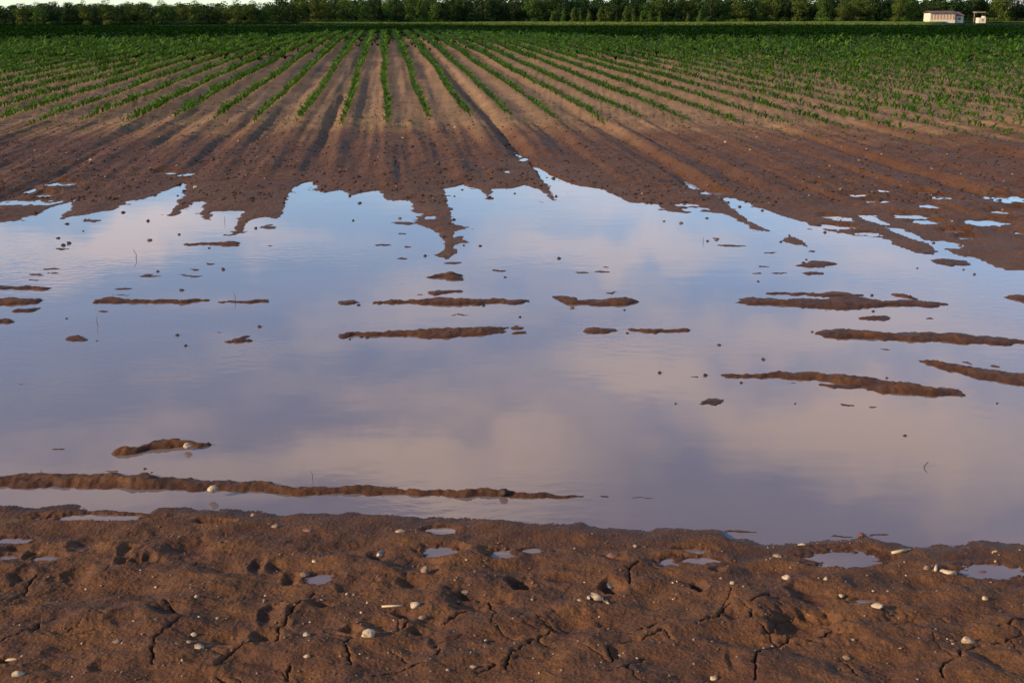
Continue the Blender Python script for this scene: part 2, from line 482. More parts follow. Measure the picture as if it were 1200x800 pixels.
DENTS = [(*zpx(*d[:5]), d[5]) for d in dents]
_r2 = random.Random(5)
for _ in range(150):                       # dents either side of the frame and small scattered ones
    x = _r2.uniform(-5, 5); y = _r2.uniform(1.6, 3.9)
    if abs(x) < 0.415 * y + .3 and y > 2.7:
        r = _r2.uniform(.02, .06); DENTS.append((x, y, r * 2.2, r * _r2.uniform(.7, 1.2), _r2.uniform(.003, .008)))
    else:
        r = _r2.uniform(.04, .10); DENTS.append((x, y, r, r * _r2.uniform(.6, 1.2), _r2.uniform(.015, .035)))
cracks = [(B1, [(40, 497), (80, 465), (100, 430), (128, 402)]), (B1, [(540, 738), (545, 660), (560, 630), (600, 605), (655, 568)]), (B1, [(588, 508), (612, 535), (638, 565)]),
          (B1, [(1108, 460), (1075, 490), (1040, 525), (1015, 555), (1000, 585), (980, 592), (976, 620), (982, 662)]), (B1, [(765, 748), (800, 710), (830, 685), (885, 660)]),
          (B1, [(0, 652), (70, 630)]), (B1, [(124, 622), (150, 584)]), (B1, [(1020, 745), (1014, 790)]), (B1, [(680, 358), (692, 334)]), (B1, [(160, 630), (260, 622), (340, 610)]),
          (B1, [(770, 775), (800, 790)]),
          (B2, [(32, 742), (26, 690), (15, 668), (36, 642)]), (B2, [(368, 576), (410, 546), (447, 536)]), (B2, [(524, 478), (530, 512), (541, 538)]), (B2, [(200, 612), (222, 595), (242, 568)]),
          (B2, [(340, 706), (346, 680), (333, 658)]), (B2, [(580, 752), (588, 715), (620, 690), (650, 660), (690, 635), (748, 598)]), (B2, [(712, 574), (748, 598)]),
          (B2, [(1016, 428), (1010, 372), (1052, 352)]), (B2, [(110, 782), (200, 760), (292, 733)]), (B2, [(480, 772), (545, 738)]), (B2, [(936, 668), (950, 700), (948, 722)]),
          (B2, [(1005, 738), (1010, 772)]), (B2, [(935, 772), (1002, 750)]), (B2, [(1050, 602), (1150, 570)]), (B2, [(690, 640), (720, 660)]), (B2, [(985, 650), (1060, 635), (1130, 605)]),
          (B3, [(48, 587), (120, 555), (140, 530), (168, 508)]), (B3, [(240, 512), (302, 480)]), (B3, [(252, 780), (258, 700), (280, 675), (330, 650), (378, 618)]),
          (B3, [(268, 580), (340, 608), (372, 612)]), (B3, [(915, 775), (905, 745), (930, 728), (970, 705), (985, 675), (1020, 660), (1055, 648)]), (B3, [(1090, 646), (1150, 625), (1190, 610)]),
          (B3, [(1115, 588), (1150, 575), (1200, 548)]), (B3, [(565, 700), (590, 735), (612, 772)]), (B3, [(742, 582), (795, 548)]), (B3, [(485, 612), (528, 588)]), (B3, [(245, 545), (240, 565)])]
CRACKS = [([at_z(*c((x, y)), 0.045) for x, y in pts], 0.0022, 0.024) for c, pts in cracks]
for pts, _w, _d in list(CRACKS):           # hairline branches running on from the larger cracks
    for _ in range(1):
        p = list(_r2.choice(pts)); a = _r2.uniform(0, 6.28); path = [tuple(p)]
        for _k in range(_r2.randint(2, 5)):
            a += _r2.uniform(-.7, .7); L_ = _r2.uniform(.02, .05); p = [p[0] + L_ * math.cos(a), p[1] + L_ * math.sin(a)]; path.append(tuple(p))
        CRACKS.append((path, 0.0018, 0.006))


def near_height(x, y):
    x = np.asarray(x, float); y = np.asarray(y, float)
    ys = np.interp(x, near_w[:, 0], near_w[:, 1])
    s = ys - y + 0.035 * fbm(x * 7, y * 7, 3, 3)
    lump = fbm(x * 3.4, y * 5.0, 3, 13, 0.42) * 0.023 + fbm(x * 13, y * 17, 3, 14, 0.5) * 0.0042
    grit = np.abs(fbm(x * 60, y * 60, 2, 15)) * 0.0024 + fbm(x * 130, y * 130, 1, 16) * 0.0008
    ramp_ = sstep(0.0, 0.35, s)
    z = np.where(s > 0, 0.016 * (1 - np.exp(-s / 0.05)) + 0.043 * np.clip(s, 0, 1.2), np.clip(s * 0.12, -0.08, 0))
    z = z + lump * (0.25 + 0.75 * ramp_) + grit * np.where(s > -0.05, 1, 0.2)
    wob = fbm(x * 22, y * 22, 2, 19) * 0.30
    for a, b, rx, ry, dp in DENTS:
        R_ = 2.4
        mm = (np.abs(x - a) < rx * R_) & (np.abs(y - b) < ry * R_)
        if mm.any():
            dx, dy = (x[mm] - a) / rx, (y[mm] - b) / ry
            q = np.sqrt(dx * dx + dy * dy) * (1 + wob[mm])
            # steeper on the left (sun) side, shallow to the right
            q = q * (1 - 0.18 * np.tanh(dx))
            k_ = 0.9 if dp > .038 else 0.56
            z[mm] = z[mm] - dp * k_ * np.exp(-q ** 2.2) + dp * 0.10 * np.exp(-((q - 1.5) / 0.4) ** 2)
    jx = fbm(x * 30, y * 30, 2, 91) * 0.007; jy = fbm(x * 30, y * 30, 2, 92) * 0.007
    for pts, wid, dpt in CRACKS:
        xs = [p[0] for p in pts]; yy = [p[1] for p in pts]
        mm = (x > min(xs) - .05) & (x < max(xs) + .05) & (y > min(yy) - .05) & (y < max(yy) + .05)
        if mm.any():
            d = seg_dist(x[mm] + jx[mm], y[mm] + jy[mm], pts)
            z[mm] = z[mm] - dpt * np.exp(-(d / (wid + 0.0007 * jx[mm] / .007)) ** 2) + 0.0015 * np.exp(-((d - 0.016) / 0.012) ** 2)
    wet = 1 - sstep(0.004, 0.034, z + 0.006 * fbm(x * 12, y * 12, 2, 79))
    for a, b, rx, ry, L in PUD_NEAR:
        mm = (np.abs(x - a) < rx * 2.7) & (np.abs(y - b) < ry * 2.7)
        if mm.any():
            q = ((x[mm] - a) / rx) ** 2 + ((y[mm] - b) / ry) ** 2
            q = np.maximum(0, q + (0.8 * fbm(x[mm] * 9, y[mm] * 12, 2, 78) + 0.75 * fbm(x[mm] * 26, y[mm] * 34, 3, 88, .6)) * np.clip(q, 0, 1) * (1 - sstep(2, 5, q)))
            T = np.where(q < 2, L - 0.010 + 0.0135 * sstep(0.3, 2.0, q), L + 0.0035 + 0.003 * (q - 2))
            T = T + 0.006 * fbm(x[mm] * 24, y[mm] * 30, 3, 89, .6) * sstep(.2, 1, q)
            w = 1 - sstep(1.8, 6.0, q)
            z[mm] = z[mm] * (1 - w) + w * T
            wet[mm] = np.maximum(wet[mm], 1 - sstep(1.5, 4.0, q))
    return z, np.clip(wet, 0, 1)


# ------------------------------------------------------------------ ground sheets
def dens(a, b, c, n_mid, n_side):
    mid = np.linspace(-b, b, n_mid)
    side = b + (a - b) * np.linspace(0, 1, n_side + 1)[1:] ** 1.5
    return np.concatenate([-side[::-1], mid, side])


def build_near():
    ys = np.concatenate([np.linspace(1.2, 2.55, 70)[:-1], np.arange(2.55, 3.7, 0.0027), np.arange(3.7, 4.25, 0.004), np.linspace(4.25, 4.6, 40)])
    xs = dens(7.0, 1.85, 0, 1380, 380)
    X, Y = np.meshgrid(xs, ys)
    z, wet = near_height(X.ravel(), Y.ravel())
    V = np.stack([X.ravel(), Y.ravel(), z], -1)
    me = np_mesh('muddy_bank', V, grid_faces(len(ys), len(xs)), True, {'wet': wet})
    o = link('muddy_bank', me, M['mud'])
    tag(o, 'trampled brown mud bank with footprints, cracks and puddles along the near water edge', 'mud', kind='structure')


def build_field():
    ys = np.concatenate([np.arange(4.6, 10.4, 0.08), np.arange(10.4, 20.0, 0.022), 20.0 * 1.035 ** np.arange(0, 140)])
    us = dens(1.0, 0.36, 0, 960, 150)
    W = 1.25 * ys + 9
    X = us[None, :] * W[:, None]; Y = np.repeat(ys[:, None], len(us), 1)
    z, wet = field_height(X.ravel(), Y.ravel())
    Yr = Y.ravel()
    lim_ = np.interp(600 + X.ravel() / Yr * F, [0, 330, 400, 590, 720, 1200], [60, 66, 82, 82, 66, 62])
    grass = sstep(.72, 1.05, Yr / lim_ + .06 * noise2(X.ravel() / 6, Yr / 9, 4))
    V = np.stack([X.ravel(), Yr, z], -1)
    me = np_mesh('field_ground', V, grid_faces(len(ys), len(us)), True, {'wet': wet, 'grass': grass})
    o = link('field_ground', me, M['field'])
    tag(o, 'furrowed brown field soil, dark and wet towards the flood and dry between the corn rows', 'field', kind='structure')


build_near()
build_field()

me = np_mesh('water', [(-45, 1.2, 0), (45, 1.2, 0), (45, 23, 0), (-45, 23, 0)], [(0, 1, 2, 3)], False)
tag(link('water', me, M['water']), 'still muddy flood water reflecting a pale blue and pink clouded sky', 'water', kind='structure')

def puddle_sheet(a, b, rx, ry, L, lab):
    n = 40
    V = [(0, 0, 0)] + [(rx * 1.5 * math.cos(6.28318 * i / n), ry * 1.5 * math.sin(6.28318 * i / n), 0) for i in range(n)]
    o = link('puddle', np_mesh('puddle', V, [(0, i + 1, (i + 1) % n + 1) for i in range(n)], False), M['water'])
    o.location = (a, b, L)
    tag(o, lab, 'puddle', 'puddles on the near bank' if b < 5 else 'puddles on the wet field', kind='structure')


for p in PUD_NEAR: puddle_sheet(*p, 'shallow puddle lying in a dent of the near muddy bank')
for p in [q for q in PUD_FAR if q[4] > 0.009]: puddle_sheet(*p, 'thin puddle lying on the wet field soil beyond the flood')

# ------------------------------------------------------------------ mud ridges standing out of the water
C1 = lambda p: (p[0] / 3, 320 + p[1] / 3)
C2 = lambda p: (400 + p[0] / 3, 320 + p[1] / 3)
C3 = lambda p: (800 + p[0] / 3, 320 + p[1] / 3)


def strip(conv, pts):       # [(x, top, bottom)]
    return [conv((x, t)) for x, t, b in pts] + [conv((x, b)) for x, t, b in reversed(pts)]


def build_ridge(poly_px, h, label, name='mud_ridge'):
    poly = [at_z(*p) for p in poly_px]
    xs = [p[0] for p in poly]; ys = [p[1] for p in poly]
    d = sum(ys) / len(ys)
    step = max(0.006, d * 0.0014)
    pad = max(0.10, 0.02 * d)
    gx = np.arange(min(xs) - pad, max(xs) + pad, step)
    gy = np.arange(min(ys) - pad * 1.5, max(ys) + pad * 1.5, step * 1.6)
    X, Y = np.meshgrid(gx, gy); x, y = X.ravel(), Y.ravel()
    jx = fbm(x * 6, y * 6, 4, 101, .6) * 0.035; jy = fbm(x * 8, y * 8, 4, 111, .6) * 0.04 * min(1, d / 9)
    s = poly_sdf(x + jx, y + jy, poly)
    s = s + fbm(x * 5, y * 12, 4, 151, .6) * 0.012 * (d / 7)
    hw = max(0.03, float(s.max())); h = h * 0.78 if name == 'mud_ridge' else h
    t = np.clip(s / hw, -9, 1)
    prof = np.where(t > 0, 1 - (1 - np.clip(t * 1.25, 0, 1)) ** 2, 0)
    bumps = fbm(x * 3.5, y * 6, 3, 121, 0.6) * 0.38 + fbm(x * 14, y * 14, 3, 125, 0.6) * 0.14 + 0.22 * np.abs(fbm(x * 34, y * 34, 3, 131))
    z = np.where(s > 0, h * prof * (0.78 + bumps) + 0.001 + min(.004, h * .3) * fbm(x * 30, y * 30, 2, 141), np.clip(s * 0.45, -0.06, 0) - 0.0005)
    wet = np.clip(1 - sstep(0.006, 0.030, z), 0, 1) if name == 'mud_ridge' else np.ones(len(x))
    Fq = grid_faces(len(gy), len(gx))
    keep = z[Fq].max(1) > -0.03
    Fq = Fq[keep]
    used = np.unique(Fq); remap = np.full(len(x), -1); remap[used] = np.arange(len(used))
    cx, cy = float(np.mean(xs)), d
    V = np.stack([x - cx, y - cy, z], -1)[used]
    o = link(name, np_mesh(name, V, remap[Fq], True, {'wet': wet[used]}), M['mud'])
    o.location = (cx, cy, 0)
    tag(o, label, name.replace('_', ' '), 'mud flecks in the water' if name == 'mud_fleck' else None, kind='structure')
    return o


ridges = [
    (strip(lambda p: p, [(-160, 556, 572), (-40, 558, 572), (0, 560, 571), (20, 557, 571), (67, 556, 571.5), (133, 557, 572), (200, 560, 573.5), (300, 566, 576.5), (345, 569, 579), (378, 573, 580), (400, 570, 579.5), (440, 571, 580), (500, 574, 581), (567, 576, 582), (607, 577, 582.5), (650, 579, 583), (684, 580.5, 582.5)]), .030,
     'longest straight mud ridge rising from the water beside the muddy bank'),
    (strip(C1, [(405, 628, 642), (440, 618, 640), (500, 612, 630), (540, 600, 618), (590, 592, 616), (640, 596, 616), (690, 598, 612), (745, 600, 606)]), .028, 'small humped mud islet with a pale stone on it, alone in open water'),
    (strip(C1, [(-300, 92, 112), (-60, 90, 113), (0, 92, 112), (60, 90, 111), (120, 92, 110), (153, 95, 106)]), .022, 'thick brown mud bar cut by the left side of the photo'),
    (strip(C1, [(-100, 48, 60), (0, 48, 58), (80, 47, 58), (140, 47, 57), (180, 51, 55)]), .016, 'thin mud bar lying just behind the thick bar at the left side'),
    (strip(C1, [(335, 92, 105), (370, 88, 107), (420, 88, 108), (468, 94, 107), (520, 96, 106), (580, 94, 105), (650, 96, 104), (738, 98, 102)]), .022, 'low mud bar with a thick left end and a long tapering right end'),
    (strip(C1, [(770, 99, 102), (850, 98, 104), (900, 96, 105), (945, 95, 103)]), .012, 'thin dark mud sliver with a short twig standing behind it'),
    (strip(C2, [(-20, 100, 108), (40, 98, 109), (75, 101, 107)]), .014, 'short mud stub at the left end of the long central bar'),
    (strip(C2, [(105, 100, 105), (200, 97, 108), (280, 95, 110), (330, 89, 113), (400, 92, 116), (480, 92, 112), (560, 94, 108), (620, 94, 107), (660, 97, 102)]), .026, 'long central mud bar with a pebble, the farther of two'),
    (strip(C2, [(-10, 214, 226), (60, 210, 224), (150, 208, 222), (230, 204, 222), (300, 200, 226), (360, 196, 228), (430, 192, 224), (500, 192, 218), (560, 190, 214), (580, 192, 210)]), .028, 'long central mud bar, the nearer of two'),
    (strip(C2, [(560, 190, 196), (640, 190, 198)]), .012, 'thin mud tail off the right end of the nearer central bar'),
    (strip(C2, [(600, 207, 213), (660, 207, 214)]), .010, 'tiny mud fleck under the tail of the nearer central bar'),
    (strip(C2, [(305, 64, 72), (350, 60, 76), (420, 64, 70)]), .014, 'short mud bar just behind the farther central bar'),
    (strip(C2, [(315, 12, 18), (350, 6, 18), (380, -2, 20), (410, 2, 28), (424, 8, 26)]), .030, 'crumbly lump of mud with a pointed left tail in open water'),
    (strip(C2, [(740, 82, 90), (770, 80, 100), (800, 84, 110), (850, 96, 112), (890, 98, 113), (940, 92, 118), (1000, 84, 116), (1030, 92, 108), (1058, 98, 104)]), .024, 'mud bar with two humps and a sagging middle'),
    (strip(C2, [(845, 196, 206), (880, 194, 212), (920, 195, 208), (960, 196, 203)]), .014, 'ragged flat mud fleck between the central bar and the thin bar'),
    (strip(C2, [(1020, 197, 202), (1100, 198, 210), (1160, 196, 209), (1205, 196, 206)]), .014, 'thin dark mud bar right of the ragged mud fleck'),
    (strip(C3, [(195, 92, 106), (240, 88, 112), (330, 90, 114), (400, 90, 120), (480, 92, 124), (560, 84, 127), (620, 82, 126), (680, 92, 122), (720, 98, 118), (800, 92, 116), (860, 100, 118), (925, 108, 114)]), .026,
     'broad branching mud bar, farthest of the four bars at the right'),
    (strip(C3, [(300, 69, 75), (380, 68, 78), (480, 70, 79), (560, 68, 84), (630, 76, 90)]), .014, 'upper arm of the broad branching mud bar'),
    (strip(C3, [(735, 72, 78), (780, 76, 86), (820, 86, 96)]), .014, 'small hooked mud arm on the broad branching mud bar'),
    (strip(C3, [(468, 202, 210), (500, 196, 226), (560, 200, 230), (640, 202, 232), (720, 208, 236), (800, 208, 240), (880, 212, 240), (960, 214, 246), (1060, 222, 250), (1140, 230, 250), (1200, 236, 248), (1300, 240, 250)]), .026,
     'long slanting mud bar, second of the four at the right'),
    (strip(C3, [(820, 306, 312), (900, 314, 336), (960, 322, 350), (1030, 334, 366), (1090, 342, 382), (1150, 350, 390), (1210, 356, 396), (1340, 364, 400)]), .026, 'wedge shaped mud bar cut by the right side of the photo'),
    (strip(C3, [(150, 356, 366), (220, 354, 368), (330, 348, 368), (420, 350, 374), (520, 358, 380), (600, 362, 400), (660, 364, 420), (700, 374, 425), (780, 388, 428), (860, 398, 430), (940, 410, 434), (995, 418, 430)]), .032,
     'longest mud bar at the right, thin left end and thick clay right end'),
    (strip(C3, [(480, 392, 396), (540, 392, 405), (600, 394, 402)]), .008, 'flat dark mud spit under the longest bar at the right'),
    (strip(C3, [(1130, 80, 88), (1160, 76, 96), (1210, 78, 106), (1300, 80, 106)]), .022, 'blunt mud bar by the right side of the photo, level with the branching bar'),
    (strip(C3, [(632, 158, 163), (670, 152, 166), (730, 152, 165)]), .012, 'small mud islet between two long bars at the right'),
    (strip(C3, [(60, 452, 458), (100, 446, 462), (165, 444, 449)]), .010, 'small flat dark mud fleck in front of the longest bar at the right'),
    (strip(C1, [(245, 223, 228), (270, 222, 238), (318, 232, 238)]), .014, 'small brown mud islet in the open water left of the dark clod'),
    (strip(C1, [(780, 240, 244), (830, 230, 246), (880, 222, 240)]), .016, 'small mud tongue with a dark clod at its right end'),
    (strip(C1, [(-40, 164, 180), (30, 164, 178), (52, 168, 174)]), .016, 'mud tip poking in at the left side under the thick bar'),
    (strip(C1, [(60, 130, 138), (100, 122, 136), (135, 124, 130)]), .012, 'ragged dark mud scrap close under the thick left bar'),
    (strip(Z4, [(650, 435, 441), (700, 436, 441), (760, 432, 440), (800, 430, 448), (845, 434, 443)]), .018, 'flat mud bar close to the far shore with a humped right end'),
    (strip(Z6, [(395, 512, 516), (450, 500, 520), (500, 498, 518), (552, 510, 514)]), .016, 'thin mud islet beyond the branching bar'),
    (strip(Z6, [(415, 540, 545), (450, 535, 547), (498, 540, 545)]), .012, 'tiny mud islet just in front of the thin mud islet'),
    (strip(Z6, [(880, 492, 502), (930, 490, 514), (1000, 498, 514), (1005, 504, 510)]), .014, 'rounded mud islet by the far shore at the right'),
    (strip(Z6, [(780, 440, 448), (830, 452, 470), (900, 462, 476), (890, 468, 478)]), .010, 'rough mud patch at the mouth of the narrow right inlet'),
]
flecks = [(Z4, 185, 524, 30, 5), (Z4, 130, 547, 26, 4), (Z4, 185, 541, 22, 4), (Z4, 128, 563, 16, 4), (Z4, 530, 549, 30, 4), (Z4, 680, 549, 34, 4), (Z4, 748, 507, 16, 4), (Z4, 425, 595, 36, 4),
          (Z4, 678, 530, 14, 4), (Z4, 320, 356, 30, 8), (Z4, 945, 378, 26, 12), (Z4, 950, 442, 12, 5), (Z4, 210, 455, 20, 4), (Z5, 145, 440, 18, 5), (Z5, 208, 490, 16, 4), (Z5, 550, 532, 26, 4), (Z5, 835, 537, 26, 4),
          (Z5, 912, 536, 20, 7), (Z5, 215, 402, 16, 4), (Z5, 236, 448, 14, 4), (Z5, 220, 365, 44, 10), (Z5, 385, 505, 30, 6), (Z5, 920, 518, 10, 4), (Z6, 170, 444, 58, 5), (Z6, 306, 469, 20, 4), (Z6, 272, 517, 18, 5),
          (Z6, 262, 540, 20, 4), (Z6, 345, 538, 26, 4), (Z6, 460, 463, 16, 6), (Z6, 112, 419, 14, 4), (C1, 420, 78, 34, 3), (C1, 362, 133, 20, 4), (C1, 768, 207, 14, 4), (C1, 92, 390, 14, 4), (C1, 280, 678, 16, 4),
          (C1, 385, 697, 26, 5), (C1, 210, 618, 16, 3), (C2, 408, 147, 30, 4), (C2, 270, 77, 12, 3), (C2, 956, 68, 14, 4), (C3, 715, 269, 26, 3), (C3, 375, 388, 28, 3), (C3, 570, 465, 24, 2), (C3, 665, 467, 14, 3),
          (C3, 1010, 317, 18, 4), (C3, 1095, 326, 30, 6), (C3, 35, 361, 12, 3), (C3, 260, 376, 12, 3), (C3, 505, 130, 12, 4), (C3, 860, 158, 14, 4), (B2, 830, 122, 34, 6), (B2, 930, 127, 20, 3), (B2, 1060, 131, 26, 3),
          (B3, 210, 250, 60, 8), (B3, 690, 262, 40, 3), (B3, 560, 266, 30, 4)]
for poly, h, lab in ridges:
    build_ridge(poly, h, lab)
for i, (cv, x, y, w, hh) in enumerate(flecks):
    build_ridge(strip(cv, [(x - w, y - 1, y + 1), (x - w * .4, y - hh * .7, y + hh * .5), (x + w * .3, y - hh * .5, y + hh * .7), (x + w, y - .8, y + 1.2)]), .0035,
                'low dark mud fleck breaking the water surface', 'mud_fleck')

# ------------------------------------------------------------------ stones, clods, twigs
def rock_mesh(name, seed, sx, sy, sz, rough=0.25, flat=0, sub=3, cuts=5):
    rr = random.Random(seed)
    bm = bmesh.new()
    bmesh.ops.create_icosphere(bm, subdivisions=sub, radius=1)
    planes = []
    for _ in range(cuts):
        n = Vector((rr.uniform(-1, 1), rr.uniform(-1, 1), rr.uniform(-.6, 1))).normalized()
        planes.append((n, rr.uniform(.62, .9)))
    off = Vector((rr.uniform(-9, 9),) * 3)
    from mathutils import noise as mn
    for v in bm.verts:
        p = v.co.copy()
        for n, d in planes:
            k = p.dot(n)
            if k > d: p -= n * (k - d) * 0.85
        p *= 1 + rough * mn.noise(p * 1.6 + off) + rough * .4 * mn.noise(p * 4.5 + off)
        v.co = Vector((p.x * sx, p.y * sy, p.z * sz))
    return bm_mesh(name, bm, True)


def ground_z(x, y):
    if y < 4.55: return float(near_height(np.array([x]), np.array([y]))[0][0])
    return float(field_height(np.array([x]), np.array([y]))[0][0])


def on_ground(px, py, water=False):
    z = 0.0
    for _ in range(7):
        x, y = at_z(px, py, z)
        z2 = max(ground_z(x, y), 0.0)
        z = 0.5 * z + 0.5 * z2 if _ else z2
    return x, y, z


def px_size(n_px, x, y, z):      # metres that n_px photograph pixels span there
    return n_px * (y * CP - (z - H_CAM) * SP) / F


heroes = [  # (crop, x, y of the foot, width px in crop, (rel depth, rel height), material, label, short phrase for neighbours, seed, rot)
    (B1, 745, 104, 36, (.8, .75), 'stone_pale', 'pale pointed stone sitting on the longest mud ridge in the water', 'pale stone on the long ridge', 1, 0, .030),
    (B1, 700, 660, 40, (.8, .62), 'stone_pale', 'biggest rounded cream stone beside the long curving crack', 'biggest rounded cream stone', 2, 0, 0),
    (B1, 1076, 616, 26, (.9, .7), 'stone_pale', 'round cream pebble right of the wide black crack', 'round cream pebble by the wide crack', 3, 0, 0),
    (B1, 62, 755, 46, (.6, .5), 'stone_pale', 'slanted flat pale stone in the bottom corner at the left', 'slanted pale corner stone', 4, .5, 0),
    (B1, 590, 508, 20, (.8, .9), 'stone_pale', 'small bright stone at the tip of a thin crack', 'bright stone at the crack tip', 5, 0, 0),
    (B1, 968, 233, 30, (.7, .5), 'stone_tan', 'flattish buff stone close to the waterline', 'flattish buff waterline stone', 6, 0, 0),
    (B1, 1080, 248, 38, (.5, .35), 'stone_red', 'flat pinkish brick chip near the waterline', 'pinkish brick chip', 7, 0, 0),
    (B1, 311, 215, 46, (.5, .28), 'stone_tan', 'flat tan slab stone at the edge of the long shallow puddle', 'tan slab by the shallow puddle', 8, 0, 0),
    (B1, 690, 480, 20, (.8, .7), 'stone_pale', 'small white pebble right of the bright crack stone', 'white pebble above the crack', 9, 0, 0),
    (B1, 1105, 356, 18, (.8, .8), 'stone_pale', 'little white stone just above the round puddle with a rim', 'white stone above the round puddle', 10, 0, 0),
    (B1, 410, 638, 32, (.6, .5), 'stone_tan', 'oval tan stone left of the long curving crack', 'oval tan stone', 11, 0.3, 0),
    (B1, 665, 640, 22, (.8, .7), 'stone_tan', 'dull tan stone touching the biggest rounded cream stone', 'dull tan stone', 12, 0, 0),
    (B1, 680, 615, 28, (.7, .6), 'stone_pale', 'knobbly pale stone just beyond the biggest rounded cream stone', 'knobbly pale stone', 13, 0, 0),
    (B1, 1078, 690, 24, (.8, .6), 'stone_pale', 'chalky pebble below the round cream pebble', 'chalky pebble', 14, 0, 0),
    (B1, 892, 194, 24, (.7, .6), 'stone_tan', 'brown pebble on the rim of the mud by the water', 'brown waterline pebble', 15, 0, 0),
    (B1, 1070, 405, 40, (.8, .5), 'clod_brown', 'brown mud lump at the rim of the round puddle', 'mud lump by the round puddle', 16, 0, 0),
    (B1, 40, 700, 50, (.35, .2), 'straw', 'pale flat sliver of straw lying near the left side', 'flat straw sliver', 17, .15, 0),
    (B2, 258, 514, 38, (.7, .75), 'stone_pale', 'upright cream stone with a square top beside a deep footprint', 'upright cream stone', 18, .3, 0),
    (B2, 95, 618, 48, (.8, .75), 'stone_pale', 'large wedge shaped cream stone lying in a dark hollow', 'wedge stone in the dark hollow', 19, .5, 0),
    (B2, 293, 392, 28, (.7, 1.1), 'stone_tan', 'upright tan stone at the end of the long curved footprint', 'upright tan stone', 20, 0, 0),
    (B2, 207, 252, 34, (.6, .45), 'stone_pale', 'flat pale stone near the waterline with a dark side', 'flat pale waterline stone', 21, 0, 0),
    (B2, 940, 446, 38, (.6, .6), 'stone_dark', 'wet dark grey flint set in a black hole', 'dark flint in the hole', 22, -.6, 0),
    (B2, 840, 497, 24, (.8, .6), 'stone_tan', 'dull buff pebble left of the bone shaped stone', 'dull buff pebble', 23, 0, 0),
    (B2, 285, 555, 28, (.8, .7), 'stone_tan', 'sandy stone with a pale side in front of the upright cream stone', 'sandy stone', 24, 0, 0),
    (B2, 464, 726, 26, (.8, .6), 'stone_tan', 'rounded sandy pebble between two cracks', 'rounded sandy pebble', 25, 0, 0),
    (B2, 138, 335, 38, (.8, .7), 'stone_dark', 'dark wet stone at the start of the long curved footprint', 'dark wet stone', 26, 0, 0),
    (B2, 955, 338, 44, (.6, .5), 'stone_red', 'dark reddish clump of stone beyond the black hole', 'reddish stone clump', 27, 0, 0),
    (B2, 570, 116, 36, (.9, .75), 'clod', 'dark clod sitting on the far end of the longest mud ridge', 'dark clod on the long ridge', 28, 0, .012),
    (B2, 1033, 302, 16, (.8, .7), 'stone_pale', 'tiny white pebble near the water beyond the reddish clump', 'tiny white pebble', 29, 0, 0),
    (B2, 437, 468, 40, (.5, .5), 'stone_tan', 'low tan stone at the far rim of the square footprint', 'low tan stone', 30, 0, 0),
    (B3, 365, 415, 34, (.8, .6), 'stone_pale', 'cream pebble on the rise beyond the largest hollow', 'cream pebble on the rise', 31, 0, 0),
    (B3, 687, 516, 42, (.7, .55), 'stone_pale', 'smooth oval white stone at the end of the thin puddle', 'smooth oval white stone', 32, 0, 0),
    (B3, 935, 398, 60, (.5, .35), 'stone_pale', 'curved pale shard arching on the mud left of the last puddle', 'curved pale shard', 33, -.2, 0),
    (B3, 1057, 404, 62, (.5, .35), 'stone_red', 'red brown stone lying in the last puddle', 'red stone in the puddle', 34, 0, 0),
    (B3, 860, 382, 26, (.6, .8), 'stone_tan', 'little tan stone left of the curved pale shard', 'little tan stone', 35, 0, 0),
    (B3, 110, 768, 26, (.9, .8), 'stone_pale', 'bright stone at the bottom edge near a vertical crack', 'bright bottom stone', 36, 0, 0),
    (B3, 578, 697, 34, (.7, .55), 'stone_tan', 'beige stone at the head of a short slanting crack', 'beige crack head stone', 37, 0, 0),
    (B3, 628, 262, 26, (.6, .6), 'stone_red', 'pinkish stone on the small spit in the water', 'pinkish spit stone', 38, 0, 0),
    (B3, 558, 477, 20, (.8, .7), 'stone_pale', 'small whitish stone left of the thin puddle', 'small whitish stone', 39, 0, 0),
    (B3, 505, 417, 18, (.8, .9), 'stone_pale', 'little upright white stone below the wide puddle', 'little upright white stone', 40, 0, 0),
    (B3, 1065, 488, 24, (.8, .8), 'stone_pale', 'pointed cream stone alone on the smooth rise at the right', 'pointed cream stone', 41, 0, 0),
    (B3, 420, 297, 28, (.5, .45), 'stone_pale', 'flat pale chip right at the waterline', 'flat waterline chip', 42, 0, 0),
    (B3, 175, 433, 20, (.8, .7), 'stone_pale', 'round pale pebble beyond the small deep hole', 'round pebble by the small hole', 43, 0, 0),
    (B3, 1098, 322, 30, (.5, .35), 'stone_pale', 'slanted white splinter at the water edge', 'white splinter', 44, .6, 0),
    (B3, 332, 338, 34, (.6, .45), 'stone_tan', 'brown angular stone between two small puddles', 'brown angular stone', 45, -.3, 0),
    (C1, 658, 612, 30, (.8, .7), 'stone_pale', 'pale stone resting on the small humped mud islet', 'pale islet stone', 46, 0, .016),
    (Z4, 686, 240, 16, (.9, .7), 'stone_pale', 'single large pale stone on a mud spit at the far shore', 'large pale far shore stone', 47, 0, 0),
]
LM = []        # landmarks: (x, y, phrase)
STONES = []
for cv, X, Y, wpx, (ky, kz), mt, lab, phrase, seed, rz, zoff in heroes:
    px, py = cv((X, Y))
    x, y, z = on_ground(px, py)
    if zoff: x, y = at_z(px, py, zoff); z = zoff
    w = px_size(wpx / 3, x, y, z) * 0.5
    o = link('clod' if mt.startswith('clod') else 'straw' if mt == 'straw' else 'stone', rock_mesh('stone', seed, w, w * ky, w * kz, .22), M[mt])
    o.location = (x, y + w * ky * 0.5, z + w * kz * 0.32); o.rotation_euler = (0, 0, rz)
    tag(o, lab, 'clod' if mt.startswith('clod') else 'straw' if mt == 'straw' else 'stone', 'stones on the mud' if mt.startswith('stone') else None)
    LM.append((x, y, phrase)); STONES.append((x, y))


